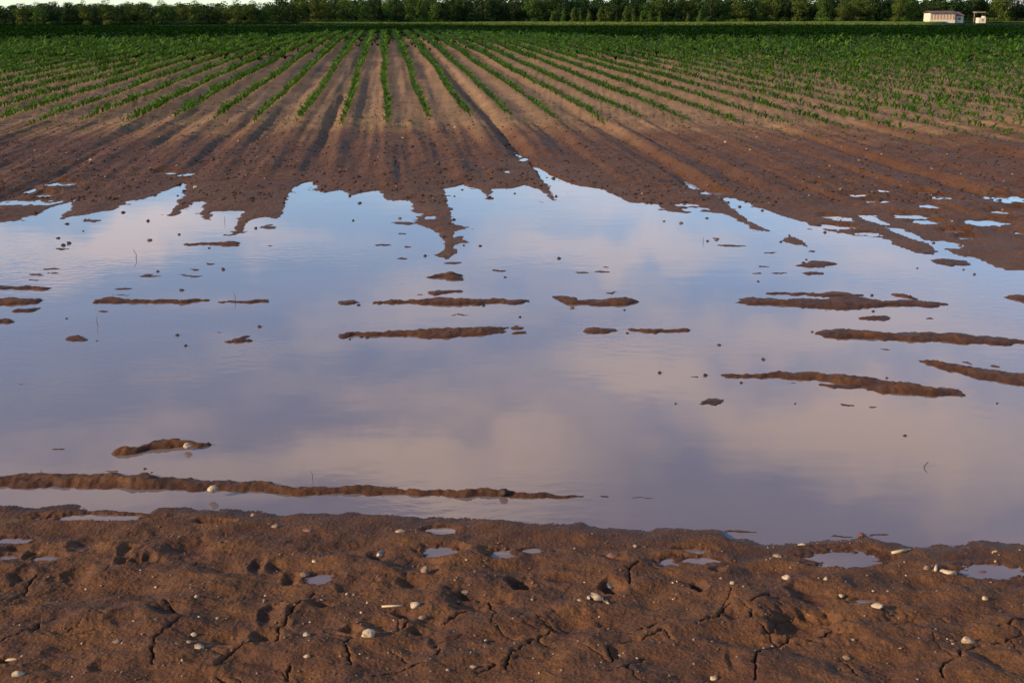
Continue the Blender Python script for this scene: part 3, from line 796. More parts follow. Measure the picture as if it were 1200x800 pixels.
def swept(name, pts, rad, seg=8):
    bm = bmesh.new()
    rings = []
    for i, (p, r) in enumerate(zip(pts, rad)):
        p = Vector(p)
        t = (Vector(pts[min(i + 1, len(pts) - 1)]) - Vector(pts[max(i - 1, 0)])).normalized()
        a = t.orthogonal().normalized(); b = t.cross(a)
        rings.append([bm.verts.new(p + (a * math.cos(2 * math.pi * k / seg) + b * math.sin(2 * math.pi * k / seg)) * r) for k in range(seg)])
    for A, Bq in zip(rings[:-1], rings[1:]):
        for k in range(seg):
            bm.faces.new((A[k], A[(k + 1) % seg], Bq[(k + 1) % seg], Bq[k]))
    bm.faces.new(rings[0][::-1]); bm.faces.new(rings[-1])
    return bm_mesh(name, bm, True)


def hero_sweep(name, cv, pts, rads, mat, label, cat, phrase):
    P = [on_ground(*cv(p)) for p in pts]
    s = px_size(1 / 3, *P[0])
    c = P[0]
    loc = [(p[0] - c[0], p[1] - c[1], p[2] - c[2] + r * s * .8) for p, r in zip(P, rads)]
    o = link(name, swept(name, loc, [r * s for r in rads]), M[mat])
    o.location = c
    tag(o, label, cat)
    LM.append((c[0], c[1], phrase)); STONES.append((c[0], c[1]))


# bone shaped stone, triangular stone, straws
hero_sweep('stone', B2, [(868, 487), (880, 486), (896, 489), (915, 494), (930, 500), (940, 504)], [7, 15, 14, 9, 8, 3], 'stone_pale',
           'bone shaped pale stone with a thick rounded end', 'stone', 'bone shaped stone')
hero_sweep('straw', B2, [(142, 513), (180, 512), (216, 510)], [3.5, 4, 3], 'straw', 'thin dry straw lying flat left of the upright cream stone', 'straw', 'thin dry straw')
hero_sweep('straw', B3, [(735, 326), (765, 321), (800, 312)], [5, 6, 3], 'straw', 'tan stick lying by the water edge beyond the curved shard', 'straw', 'tan stick')
hero_sweep('straw', B3, [(888, 388), (892, 368)], [6, 4], 'straw', 'short pale stub beside the curved pale shard', 'straw', 'short pale stub')
px, py = B3((1002, 638)); x, y, z = on_ground(px, py); s = px_size(1 / 3, x, y, z)
bm = bmesh.new()
v = [bm.verts.new(Vector(p) * s) for p in [(-24, -6, 0), (26, -8, 0), (20, 18, 0), (-20, 16, 0), (-14, 0, 26), (6, 2, 12), (28, 2, 4), (-4, 10, 22)]]
r = bmesh.ops.convex_hull(bm, input=v)
bmesh.ops.bevel(bm, geom=bm.edges[:], offset=1.6 * s, segments=2, affect='EDGES')
o = link('stone', bm_mesh('stone', bm, True), M['stone_pale']); o.location = (x, y, z)
tag(o, 'sharp triangular cream stone above the long jagged crack', 'stone', 'stones on the mud'); LM.append((x, y, 'sharp triangular stone')); STONES.append((x, y))

for conv, pts, rads, lab in [
        (B1, [(1096, 62), (1100, 48), (1094, 34)], [2, 2, 1.2], 'tiny dark twig standing in open water beyond the longest ridge'),
        (B1, [(147, 44), (145, 28)], [3, 1.5], 'short dark stub standing behind the longest ridge'),
        (C1, [(825, 98), (828, 84), (823, 68)], [2, 2, 1], 'bent twig standing behind the thin dark sliver'),
        (C1, [(346, 184), (340, 166), (345, 150)], [1.6, 1.6, 1], 'bent pale reed standing in water below the tapering bar'),
        (Z4, [(478, 488), (480, 474), (470, 456)], [2.5, 2, 1.2], 'dark reed tip standing in open water near the far shore'),
        (Z4, [(790, 362), (791, 340)], [1.6, 1], 'thin stalk standing among the far mud fingers'),
        (B3, [(845, 22), (852, 12), (862, 2)], [3, 4, 2], 'small floating dark twig alone on open water'),
        (Z6, [(72, 432), (72, 414)], [1.6, 1], 'thin upright stalk near the far spur')]:
    P = [at_z(*conv(pts[0]))]
    x, y = P[0]; s = px_size(1 / 3, x, y, 0)
    loc = [((p[0] - pts[0][0]) * s, 0, (pts[0][1] - p[1]) * s - (0.01 if i == 0 else 0)) for i, p in enumerate(pts)]
    o = link('twig', swept('twig', loc, [r * s * .6 for r in rads], 6), M['stalk']); o.location = (x, y, 0.0)
    tag(o, lab, 'twig')

# small pebbles and clods: prototypes, then copies with labels from their nearest landmark
protos = {}
for kind, mats in (('pebble', ['stone_pale', 'stone_tan', 'stone_red']), ('clod', ['clod', 'clod_brown'])):
    for mt in mats:
        lst = []
        for k in range(4):
            me = rock_mesh(kind, 300 + k * 7 + len(mt), 1, .9, .7, .3 if kind == 'pebble' else .5, sub=2, cuts=4)
            me.materials.append(M[mt]); lst.append(me)
        protos[mt] = lst
WORD = {'stone_pale': 'cream', 'stone_tan': 'tan', 'stone_red': 'reddish', 'clod': 'dark', 'clod_brown': 'brown'}
small = []     # (kind, x, y, z, radius, material)


def add_small(kind, px, py, rad_px, mt, zmin=None):
    x, y, z = on_ground(px, py)
    small.append((kind, x, y, z, px_size(rad_px, x, y, z), mt))


trace_near = [(B1, [(288, 638), (430, 637), (362, 706), (440, 705), (230, 710), (255, 755), (100, 482), (215, 585), (225, 586), (356, 435), (602, 398), (672, 442), (700, 545), (765, 550), (640, 697), (725, 662), (575, 715), (933, 470), (983, 541),
                     (905, 742), (1090, 563), (1060, 498), (963, 500), (985, 325), (1030, 325), (835, 413), (1130, 485), (620, 640), (500, 605), (540, 405), (548, 440), (1150, 622), (745, 770), (640, 752), (470, 560), (160, 160), (930, 486), (1088, 630)]),
              (B2, [(128, 404), (20, 465), (45, 468), (92, 495), (505, 468), (672, 425), (400, 416), (672, 485), (994, 472), (1032, 487), (907, 545), (1100, 493), (745, 675), (610, 637), (565, 655), (833, 630), (905, 645), (980, 680), (915, 705),
                     (775, 733), (375, 732), (455, 670), (65, 676), (130, 695), (165, 670), (210, 672), (185, 670), (70, 530), (58, 563), (508, 627), (575, 305), (470, 385), (820, 305), (1040, 690), (1180, 420), (1165, 425), (855, 423), (1160, 620), (603, 550), (233, 750),
                     (675, 690), (440, 345)]),
              (B3, [(443, 538), (640, 542), (490, 378), (380, 372), (295, 345), (345, 335), (215, 438), (720, 455), (670, 455), (890, 668), (900, 620), (945, 628), (930, 622), (765, 655), (285, 655), (315, 648), (535, 690), (40, 710), (730, 535), (760, 550), (890, 590), (690, 365), (505, 368),
                     (905, 297), (1100, 350), (40, 625), (825, 765), (600, 625), (1185, 310), (1130, 285), (300, 303), (320, 300), (670, 335), (135, 410), (950, 640)])]
for cv, L in trace_near:
    for X, Y in L:
        small.append(('pebble', *(lambda p: (p[0], p[1], p[2], px_size(random.uniform(1.2, 2.4), *p)))(on_ground(*cv((X, Y + 3)))), random.choice(['stone_pale', 'stone_pale', 'stone_tan', 'stone_tan', 'stone_red'])))
for _ in range(40):
    px, py = random.uniform(0, 1200), random.uniform(650, 798)
    add_small('pebble', px, py, random.uniform(1.0, 1.7), random.choice(['stone_pale', 'stone_tan', 'stone_tan']))
trace_pale = [(Z4, [(840, 75), (865, 193), (905, 130), (930, 205), (62, 163), (125, 107), (530, 170), (370, 200), (100, 415), (320, 140), (620, 160), (940, 60), (420, 100), (560, 60)]),
              (Z5, [(95, 465), (290, 285), (465, 80), (215, 62), (500, 168), (590, 100), (430, 140), (820, 100), (340, 150), (130, 130), (135, 255), (400, 25), (545, 440)]),
              (Z6, [(238, 105), (205, 155), (150, 78), (415, 130), (445, 265), (555, 242), (340, 105), (518, 162), (620, 142), (768, 230), (978, 188), (1040, 195), (1072, 220), (1125, 317), (948, 355), (878, 172), (930, 120), (235, 210), (270, 238), (700, 120), (1160, 190), (260, 60), (825, 118), (480, 200), (395, 200), (1130, 215)])]
for cv, L in trace_pale:
    for X, Y in L: add_small('pebble', *cv((X, Y + 3)), random.uniform(1.0, 2.0), random.choice(['stone_pale', 'stone_tan', 'stone_tan']))
for _ in range(35):
    px = random.uniform(0, 1200); add_small('pebble', px, random.uniform(150, 225 if px < 620 else 255), random.uniform(.7, 1.3), random.choice(['stone_pale', 'stone_tan', 'stone_tan']))
trace_dark = [(Z4, [(20, 140), (55, 190), (165, 98), (320, 150), (365, 145), (275, 282), (310, 238), (325, 285), (372, 270), (125, 328), (235, 365), (433, 325), (600, 207), (715, 172), (860, 158), (750, 135), (795, 190), (645, 250), (625, 266), (672, 295),
                    (825, 275), (640, 295), (880, 145), (960, 130), (910, 230), (545, 265), (530, 175), (293, 390), (300, 350), (735, 450), (785, 525), (555, 532), (205, 415), (900, 380), (1085, 145), (1105, 222), (630, 402), (525, 422), (452, 15), (520, 355), (222, 440), (500, 35), (243, 433)]),
              (Z5, [(30, 268), (65, 292), (120, 155), (105, 233), (240, 120), (285, 265), (340, 155), (425, 245), (610, 258), (745, 205), (660, 150), (575, 90), (1135, 355), (575, 552), (295, 477), (205, 345), (42, 353), (765, 486), (755, 268), (385, 220), (560, 175), (430, 440), (488, 442),
                    (310, 210), (460, 200), (520, 120), (190, 145), (290, 150), (60, 200), (150, 190), (395, 350), (380, 365), (360, 410), (1000, 185), (250, 95), (325, 90), (1195, 362)]),
              (Z6, [(600, 187), (160, 290), (200, 305), (280, 318), (345, 428), (375, 405), (435, 490), (425, 502), (85, 345), (118, 420), (882, 432), (988, 525), (1025, 542), (575, 190), (435, 238), (395, 170), (980, 245), (1040, 160), (1160, 130), (690, 285), (720, 170), (315, 300), (110, 215), (630, 200),
                    (1060, 200), (735, 70), (560, 95), (825, 520), (975, 440), (88, 425), (500, 395)]),
              (C1, [(912, 186), (622, 216), (652, 253), (872, 236), (640, 58), (235, 157), (340, 235), (510, 685), (533, 698), (485, 622), (530, 612)]),
              (C2, [(628, 152), (576, 12), (60, 110), (500, 112), (225, 220), (125, 216), (30, 230), (810, 120), (995, 127), (1005, 208), (250, 208), (1118, 348), (90, 224), (455, 190), (520, 187), (70, 222), (1175, 456)]),
              (C3, [(80, 357), (395, 456), (455, 204), (670, 132), (440, 352), (640, 362), (718, 366), (950, 212), (1105, 455), (205, 383), (265, 27), (780, 568), (128, 250), (283, 301), (665, 76)])]
for cv, L in trace_dark:
    for X, Y in L: add_small('clod', *cv((X, Y + 3)), random.uniform(1.3, 2.7), 'clod' if random.random() < .9 else 'clod_brown')
for _ in range(90):
    px = random.uniform(0, 1200); add_small('clod', px, random.uniform(158, 235 if px < 850 else 270), random.uniform(.7, 1.5), random.choice(['clod', 'clod', 'clod_brown']))

LM += [(*at_z(366, 216, 0)[:2], 'wide pointed water inlet'), (*at_z(212, 222), 'slanted left water inlet'), (*at_z(626, 200), 'narrow pointed water inlet'), (*at_z(856, 240), 'thin water finger behind the spur'),
       (*at_z(40, 225), 'short water finger by the left side'), (*at_z(525, 285), 'long mud spit'), (*at_z(275, 250), 'broad mud tongue'), (*at_z(940, 287), 'tip of the mud spur'), (*at_z(1180, 234), 'long puddle by the right side'),
       (*at_z(1060, 252), 'twin puddles'), (*at_z(453, 152, .09), 'straight vertical corn row'), (*at_z(660, 150, .09), 'fourth corn row on the right'), (*at_z(310, 150, .09), 'third corn row on the left'), (*at_z(900, 155, .09), 'ragged corn edge at the right'),
       (*at_z(100, 152, .09), 'weedy corn edge at the left'), (*at_z(525, 352), 'farther central mud bar'), (*at_z(500, 390), 'nearer central mud bar'), (*at_z(985, 352), 'branching mud bar'), (*at_z(1080, 393), 'slanting mud bar'),
       (*at_z(990, 450), 'longest bar at the right'), (*at_z(700, 354), 'two humped mud bar'), (*at_z(180, 352), 'tapering mud bar'), (*at_z(25, 352), 'thick left mud bar'), (*at_z(525, 322), 'crumbly mud lump'), (*at_z(285, 398), 'small mud tongue'),
       (*at_z(190, 525), 'humped mud islet'), (*at_z(740, 196, .03), 'inlet bank on the right'), (*at_z(1160, 270), 'low shore by the right side'), (*at_z(95, 397), 'small brown islet'), (*at_z(850, 470), 'flat dark fleck')]
buckets = {}
for it in small:
    kind, x, y, z, rad, mt = it
    if kind == 'pebble' and z < 0.004: continue
    best = min(LM, key=lambda l: ((l[0] - x) ** 2 + ((l[1] - y) * 1.0) ** 2))
    dx, dy = x - best[0], y - best[1]
    side = ('right of' if dx > 0 else 'left of') if abs(dx) > abs(dy) * 0.6 else ('beyond' if dy > 0 else 'in front of')
    buckets.setdefault((kind, WORD[mt], side, best[2]), []).append((math.hypot(dx, dy), it))
for (kind, col, side, ph), L in buckets.items():
    L.sort(key=lambda t: t[0])
    for i, (_, (k_, x, y, z, rad, mt)) in enumerate(L):
        o = bpy.data.objects.new(kind, random.choice(protos[mt])); COL.objects.link(o)
        o.location = (x, y, z + rad * .15); o.scale = (rad * random.uniform(.85, 1.3), rad, rad * random.uniform(.8, 1.15)); o.rotation_euler = (random.uniform(-.3, .3), random.uniform(-.3, .3), random.uniform(0, 6.28))
        nth = 'small' if len(L) == 1 else ('nearest small' if i == 0 else ordinal(i) + ' nearest small')
        tag(o, f'{nth} {col} {kind} {side} the {ph}', kind, 'pebbles scattered on the mud' if kind == 'pebble' else 'earth clods on the wet field and in the water')


def crumbs(name, n, area, size, mat, label, cat):
    base = rock_mesh('tmp', 900, 1, 1, .8, .4, sub=1, cuts=3)
    bv = np.empty(len(base.vertices) * 3, np.float32); base.vertices.foreach_get('co', bv); bv = bv.reshape(-1, 3)
    bf = np.array([p.vertices[:] for p in base.polygons]); bpy.data.meshes.remove(base)
    xs, ys, zs = area(n)
    ok = zs > 0.002
    xs, ys, zs = xs[ok], ys[ok], zs[ok]; n = len(xs)
    s = size(n, ys); a = RNG.uniform(0, 6.28, n)
    V = np.empty((n, len(bv), 3))
    V[:, :, 0] = (bv[:, 0] * np.cos(a)[:, None] - bv[:, 1] * np.sin(a)[:, None]) * s[:, None] + xs[:, None]
    V[:, :, 1] = (bv[:, 0] * np.sin(a)[:, None] + bv[:, 1] * np.cos(a)[:, None]) * s[:, None] + ys[:, None]
    V[:, :, 2] = bv[:, 2] * s[:, None] * .8 + zs[:, None] + s[:, None] * .3
    Fq = (bf[None] + (np.arange(n) * len(bv))[:, None, None]).reshape(-1, 3)
    tag(link(name, np_mesh(name, V.reshape(-1, 3), Fq, True), mat), label, cat, kind='stuff')


def area_near(n):
    y = RNG.uniform(2.6, 4.1, n); x = RNG.uniform(-1, 1, n) * (0.45 * y + .9)
    return x, y, near_height(x, y)[0]


def area_far(n):
    y = 12 + 14 * RNG.uniform(0, 1, n) ** 1.3; x = RNG.uniform(-1, 1, n) * (0.45 * y + 1)
    return x, y, field_height(x, y)[0]


crumbs('mud_crumbs', 2000, area_near, lambda n, y: .0016 + .0042 * RNG.uniform(0, 1, n) ** 4, M['clod_brown'], 'fine mud crumbs strewn over the near muddy bank', 'crumbs')
crumbs('gravel', 450, area_near, lambda n, y: .0012 + .0022 * RNG.uniform(0, 1, n) ** 3, M['stone_tan'], 'fine tan grit strewn over the near muddy bank', 'gravel')
crumbs('soil_crumbs', 9000, area_far, lambda n, y: .006 + .016 * RNG.uniform(0, 1, n) ** 4, M['clod'], 'small crumbs of earth strewn over the wet field soil', 'crumbs')
crumbs('field_gravel', 700, area_far, lambda n, y: .005 + .009 * RNG.uniform(0, 1, n) ** 3, M['stone_tan'], 'tiny pale grit strewn over the field soil', 'gravel')

# ------------------------------------------------------------------ corn
def corn_proto(seed, nb, segs, h):
    rr = random.Random(seed)
    V, Q = [], []
    a0 = rr.uniform(0, 6.28)
    for b in range(nb):
        a = a0 + b * math.pi + rr.uniform(-.5, .5) + (b // 2) * .5
        L = h * rr.uniform(.75, 1.15) * (1.0 if b < nb - 1 else 0.8)
        up = rr.uniform(.55, 1.0) if b else 1.2
        droop = rr.uniform(.5, 1.1)
        z0 = h * .08 * b
        ca, sa = math.cos(a), math.sin(a)
        for i in range(segs + 1):
            t = i / segs
            rad = L * (.1 + .75 * t) * t * 1.0 * (1.25 - up * .45)
            zz = z0 + L * up * (t - .55 * droop * t * t)
            w = h * .078 * (1 - .85 * t ** 2) * (0.7 + .6 * min(1, t * 3))
            V.append((ca * rad - sa * w, sa * rad + ca * w, zz)); V.append((ca * rad + sa * w, sa * rad - ca * w, zz + w * .3))
        n0 = len(V) - 2 * (segs + 1)
        for i in range(segs):
            k = n0 + 2 * i
            Q.append((k, k + 1, k + 3, k + 2))
    return np.array(V), np.array(Q)


# near ends of the rows in the photograph
end_px = [(-300, 162), (0, 156), (80, 150), (150, 149), (215, 146), (310, 149), (355, 151), (405, 152), (453, 152), (505, 143), (555, 144), (606, 144), (660, 148), (715, 149), (780, 144), (850, 150), (900, 153),
          (960, 159), (1050, 163), (1200, 170), (1500, 176)]
end_w = []
for p in end_px:
    z = .08
    for _ in range(5):
        xx, yy = at_z(*p, z); z = float(np.interp(yy, ZP_D, ZP_Z))
    end_w.append((xx, yy))
end_w = np.array(end_w)
xx, yy = end_w[8]
U0 = float(u_of(xx, yy))
rows = {}
near_list, PX, PY, PK = [], [], [], []
for k in range(-130, 190):
    u = U0 + k * ROW_W
    y = 15.0
    while y < 84:
        y += 0.070 * random.uniform(.6, 1.5) * (1 if y < 40 else 1.3)
        x = u * RN + RDX * y + random.gauss(0, .022) + .03 * math.sin(y * .35 + k)
        if abs(x) > 0.46 * y + 2.5: continue
        if y > 36 and y > np.interp(600 + x / y * F, [0, 330, 400, 590, 720, 1200], [60, 66, 82, 82, 66, 62]) * random.uniform(.60, 1.05): continue
        ye = float(np.interp(x, end_w[:, 0], end_w[:, 1]))
        e = y - ye - .25 * math.sin(k * 2.3)
        if e < 0: continue
        p = 0.5 + .5 * min(1, e / 0.8)
        if x > 6 and e < 4: p *= .75
        if x > 4: p *= 0.74
        if random.random() > p: continue
        PX.append(x); PY.append(y); PK.append(k)
PX, PY, PK = np.array(PX), np.array(PY), np.array(PK)
PZ = field_height(PX, PY)[0]
ppx, ppy = project(PX, PY, PZ)
inframe = (ppx > 2) & (ppx < 1198)
edge = PY - np.interp(PX, end_w[:, 0], end_w[:, 1])
SC = (1 + .18 * np.clip(-PX / 6, 0, 1)) * (0.128 + .026 * np.clip((PX - 2) / 6, 0, 1)) * (1 + .55 * np.clip((edge - 5) / 25, 0, 1))  * RNG.uniform(.65, 1.3, len(PX)) * (.62 + .38 * np.clip(edge / 1.6, 0, 1)) * (1 + .25 * noise2(PX * .6, PY * .6, 33))
order = np.argsort(-(SC / PY) * inframe)
single = order[:300]
issingle = np.zeros(len(PX), bool); issingle[single] = True
protoV = [corn_proto(40 + i, 6, 4, 1.0) for i in range(6)]
pmesh = []
for V, Q in protoV:
    me = np_mesh('corn_plant', V, Q, True); me.materials.append(M['corn']); pmesh.append(me)
byrow = {}
for i in single: byrow.setdefault(int(PK[i]), []).append(int(i))
for k, L in byrow.items():
    L.sort(key=lambda i: PY[i])
    rowname = 'the straight vertical row' if k == 0 else f'{ordinal(abs(k) - 1)} row {"right" if k > 0 else "left"} of the straight vertical row'
    for j, i in enumerate(L):
        o = bpy.data.objects.new('corn_plant', pmesh[(i * 7) % 6]); COL.objects.link(o)
        o.location = (PX[i], PY[i], PZ[i] - .004); s = SC[i]; o.scale = (s, s, s); o.rotation_euler = (0, 0, random.uniform(0, 6.28))
        tag(o, f'{ordinal(j)} green corn seedling from the near end, {rowname}', 'corn plant', 'corn seedlings at the near ends of the rows')


def scatter(name, protos_, xs, ys, zs, ss, mat, label, cat, width=1.0):
    Vs, Fs, off = [], [], 0
    pick = RNG.integers(0, len(protos_), len(xs))
    for pi, (V, Q) in enumerate(protos_):
        m = pick == pi; n = int(m.sum())
        if not n: continue
        a = RNG.uniform(0, 6.28, n); s = ss[m]
        ca, sa = np.cos(a)[:, None], np.sin(a)[:, None]
        W = np.empty((n, len(V), 3), np.float32)
        W[:, :, 0] = (V[:, 0] * ca - V[:, 1] * sa) * s[:, None] * width + xs[m][:, None]
        W[:, :, 1] = (V[:, 0] * sa + V[:, 1] * ca) * s[:, None] * width + ys[m][:, None]
        W[:, :, 2] = V[:, 2] * s[:, None] + zs[m][:, None]
        Vs.append(W.reshape(-1, 3)); Fs.append((Q[None] + (np.arange(n) * len(V))[:, None, None]).reshape(-1, 4) + off); off += n * len(V)
    o = link(name, np_mesh(name, np.concatenate(Vs), np.concatenate(Fs), True), mat)
    tag(o, label, cat, kind='stuff')
    return o


mid = (~issingle) & (PY < 42)
far = (~issingle) & (PY >= 42)
V_a = [protoV[i] for i in range(6)]
V_b = [corn_proto(80 + i, 4, 2, 1.0) for i in range(6)]
# both distance bands of the corn in one object
xs = np.concatenate([PX[mid], PX[far]]); ys = np.concatenate([PY[mid], PY[far]]); zs = np.concatenate([PZ[mid], PZ[far]]); ss = np.concatenate([SC[mid], SC[far] * 1.25])
scatter('corn_field', [corn_proto(60 + i, 5, 2, 1.0) for i in range(6)], xs, ys, zs, ss, M['corn'], 'rows of young green corn running away up the field to the far crop', 'corn')

# weeds and thin seedlings between and before the rows
n = 2600
wx = RNG.uniform(-1, 1, n) * 9.5; wy = 15.6 + 6 * RNG.uniform(0, 1, n)
e = wy - np.interp(wx, end_w[:, 0], end_w[:, 1])
keep = (e > -1.1) & (e < 2.4) & (noise2(wx * .5, wy * .5, 44) > (.05 - .25 * (np.abs(wx) > 3)))
wx, wy = wx[keep], wy[keep]
scatter('weeds', V_b, wx, wy, field_height(wx, wy)[0], RNG.uniform(.03, .07, len(wx)), M['corn'], 'sparse tiny weeds and thin seedlings at the near edge of the corn', 'weeds')

# dense crop beyond the corn, shade painted into its leaf colour, and the lit grass verge in front of the trees
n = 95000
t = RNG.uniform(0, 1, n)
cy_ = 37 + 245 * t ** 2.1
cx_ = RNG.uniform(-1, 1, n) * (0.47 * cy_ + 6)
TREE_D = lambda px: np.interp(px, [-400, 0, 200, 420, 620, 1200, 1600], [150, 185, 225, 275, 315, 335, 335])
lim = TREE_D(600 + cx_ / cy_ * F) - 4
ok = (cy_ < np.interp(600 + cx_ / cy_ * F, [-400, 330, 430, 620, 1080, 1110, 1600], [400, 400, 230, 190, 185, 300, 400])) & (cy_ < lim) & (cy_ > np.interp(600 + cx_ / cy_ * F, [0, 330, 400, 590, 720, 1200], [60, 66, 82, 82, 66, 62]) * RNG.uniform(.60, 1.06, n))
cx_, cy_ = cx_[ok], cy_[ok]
scatter('crop_field', V_b, cx_, cy_, field_height(cx_, cy_)[0] - .02, RNG.uniform(.15, .27, len(cx_)), M['crop'], 'dense green crop strip with shade painted dark, between the corn and the trees', 'crop', 1.8)
n = 60000
gpx = RNG.uniform(300, 1400, n); gd = TREE_D(gpx)
g0 = np.interp(gpx, [300, 430, 620, 1080, 1110, 1600], [272, 232, 192, 187, 322, 322])
gy = g0 + (gd - g0) * RNG.uniform(0, 1, n) ** 1.2
gx = (gpx - CX) / F * gy * CP
scatter('grass', V_b, gx, gy, field_height(gx, gy)[0], RNG.uniform(.30, .65, n), M['verge'], 'sunlit yellow green grass verge along the foot of the trees', 'grass', 1.5)

# ------------------------------------------------------------------ trees
def tree_meshes(seed, nleaf, shape, leaf):
    """unit-height tree: crown leaf mesh and trunk mesh"""
    rr = np.random.default_rng(seed)
    lobes = []
    if shape == 'cone':
        for i in range(7):
            t = i / 6
            lobes.append((rr.normal(0, .03), rr.normal(0, .03), .12 + .8 * t, .20 * (1 - .8 * t) + .03, .13))
    else:
        nl = 11
        for i in range(nl):
            a = rr.uniform(0, 6.28); zz = rr.uniform(.22, .84)
            rmax = (.28 if shape == 'round' else .19) * math.sqrt(max(.1, 1 - ((zz - .5) / .5) ** 2))
            q = rmax * math.sqrt(rr.uniform(.15, 1))
            lobes.append((q * math.cos(a), q * math.sin(a), zz, rr.uniform(.10, .17), rr.uniform(.09, .15)))
        lobes.append((0, 0, .5, .2, .28)); lobes += [(rr.normal(0, .2), rr.normal(0, .2), .08, .15, .09) for _ in range(8)]; lobes.append((rr.normal(0, .12), rr.normal(0, .12), .14, .16, .12))
    vol = np.array([l[3] ** 2 * l[4] for l in lobes]); pk = rr.choice(len(lobes), nleaf, p=vol ** .7 / (vol ** .7).sum())
    L = np.array(lobes)[pk]
    d = rr.normal(size=(nleaf, 3)); d /= np.linalg.norm(d, axis=1)[:, None]
    rad = rr.uniform(.72, 1.10, nleaf)[:, None]
    c = L[:, :3] + d * rad * np.stack([L[:, 3], L[:, 3], L[:, 4]], 1)
    nrm = d + rr.normal(0, .28, (nleaf, 3)); nrm /= np.linalg.norm(nrm, axis=1)[:, None]
    t1 = np.cross(nrm, rr.normal(size=(nleaf, 3))); t1 /= np.linalg.norm(t1, axis=1)[:, None]
    t2 = np.cross(nrm, t1)
    s = leaf * rr.uniform(.6, 1.4, nleaf)[:, None]
    V = np.stack([c - t1 * s, c - t2 * s * .6, c + t1 * s, c + t2 * s * .6], 1).reshape(-1, 3)
    Q = np.arange(nleaf * 4).reshape(-1, 4)
    V[:, 2] = np.maximum(V[:, 2], 0.01)
    crown = np_mesh('crown', V, Q, False)
    bm = bmesh.new()
    def limb(pts, rads, seg=7):
        rings = []
        for p, r in zip(pts, rads):
            rings.append([bm.verts.new((p[0] + r * math.cos(2 * math.pi * k / seg), p[1] + r * math.sin(2 * math.pi * k / seg), p[2])) for k in range(seg)])
        for A, Bq in zip(rings[:-1], rings[1:]):
            for k in range(seg): bm.faces.new((A[k], A[(k + 1) % seg], Bq[(k + 1) % seg], Bq[k]))
        bm.faces.new(rings[-1])
    limb([(0, 0, -.02), (.005, 0, .2), (.0, .01, .45), (.01, 0, .8)], [.026, .02, .014, .005])
    for l in lobes[:5]:
        limb([(0, 0, max(.12, l[2] - .28)), (l[0] * .5, l[1] * .5, l[2] - .1), (l[0], l[1], l[2])], [.012, .008, .004], 5)
    return crown, bm_mesh('trunk', bm, True)


TP = []
for i, (shape, lm) in enumerate([('round', 'leafA'), ('round', 'leafB'), ('round', 'leafC'), ('tall', 'leafB'), ('tall', 'leafA'), ('round', 'leafB'), ('cone', 'leafC'), ('tall', 'leafC'), ('cone', 'leafA')]):
    c, t = tree_meshes(200 + i, 2800 if shape != 'cone' else 1200, shape, .021 if shape != 'cone' else .028)
    c.materials.append(M[lm]); t.materials.append(M['bark'])
    TP.append((c, t, shape, lm))
LOOK = {('round', 'leafA'): 'rounded olive green tree', ('round', 'leafB'): 'rounded dark green tree', ('round', 'leafC'): 'rounded bright green tree', ('tall', 'leafB'): 'narrow dark green tree', ('tall', 'leafA'): 'narrow olive green tree',
        ('tall', 'leafC'): 'narrow bright green tree', ('cone', 'leafC'): 'pointed bright green young tree', ('cone', 'leafA'): 'pointed pale green young tree'}


def plant_tree(ti, x, y, h, w, name='broadleaf_tree'):
    c, t, shape, lm = TP[ti]
    z = float(field_height(np.array([x]), np.array([y]))[0][0])
    r = empty(name, (x, y, z), random.uniform(0, 6.28))
    r.scale = (h * w, h * w, h)
    for nm, me in (('crown', c), ('trunk', t)):
        o = bpy.data.objects.new(nm, me); COL.objects.link(o); o.parent = r
    return r, LOOK[(shape, lm)]


def tree_at(px, dd, ti, h, w, name='broadleaf_tree'):
    y = float(TREE_D(px)) + dd
    return plant_tree(ti, (px - CX) / F * y * CP, y, h, w, name)


# front row, from left to right; heights so that the crowns meet the sky where the photograph shows it
front = []
px = -40
top = lambda p: np.interp(p, [-60, 0, 25, 55, 80, 130, 137, 142, 220, 228, 240, 262, 270, 310, 318, 325, 400, 445, 460, 1200], [6, 5, 4, 1, 2, 1, 6, 2, 1, 1, 3, 1, 1, 2, 3, -3, -6, -2, -8, -10])
while px < 1260:
    wpx = random.uniform(15, 26)
    front.append((px, wpx)); px += wpx * random.uniform(.62, .95)
seq = 0
for px, wpx in front:
    if 1083 < px < 1150: continue
    y = float(TREE_D(px))
    ztop = H_CAM + (22 - float(top(px)) + random.uniform(-2.5, 1.5)) / F * y
    z0 = float(np.interp(y, ZP_D, ZP_Z))
    h = (ztop - z0) * (1.0 if px < 420 else random.uniform(.72, 1.15))
    wm = wpx / F * y / h / .62
    ti = random.choices([0, 1, 2, 3, 4, 5, 7], [3, 3 if px < 950 else 2, 3 if px > 380 else 1.5, 2, 2, 2, 2])[0]
    r, look = tree_at(px, random.uniform(-3, 4), ti, h, min(max(wm, .7), 2.2))
    tag(r, f'{look}, {ordinal(seq)} from the left in the front row of the wood edge', 'tree', 'trees along the front of the wood'); seq += 1
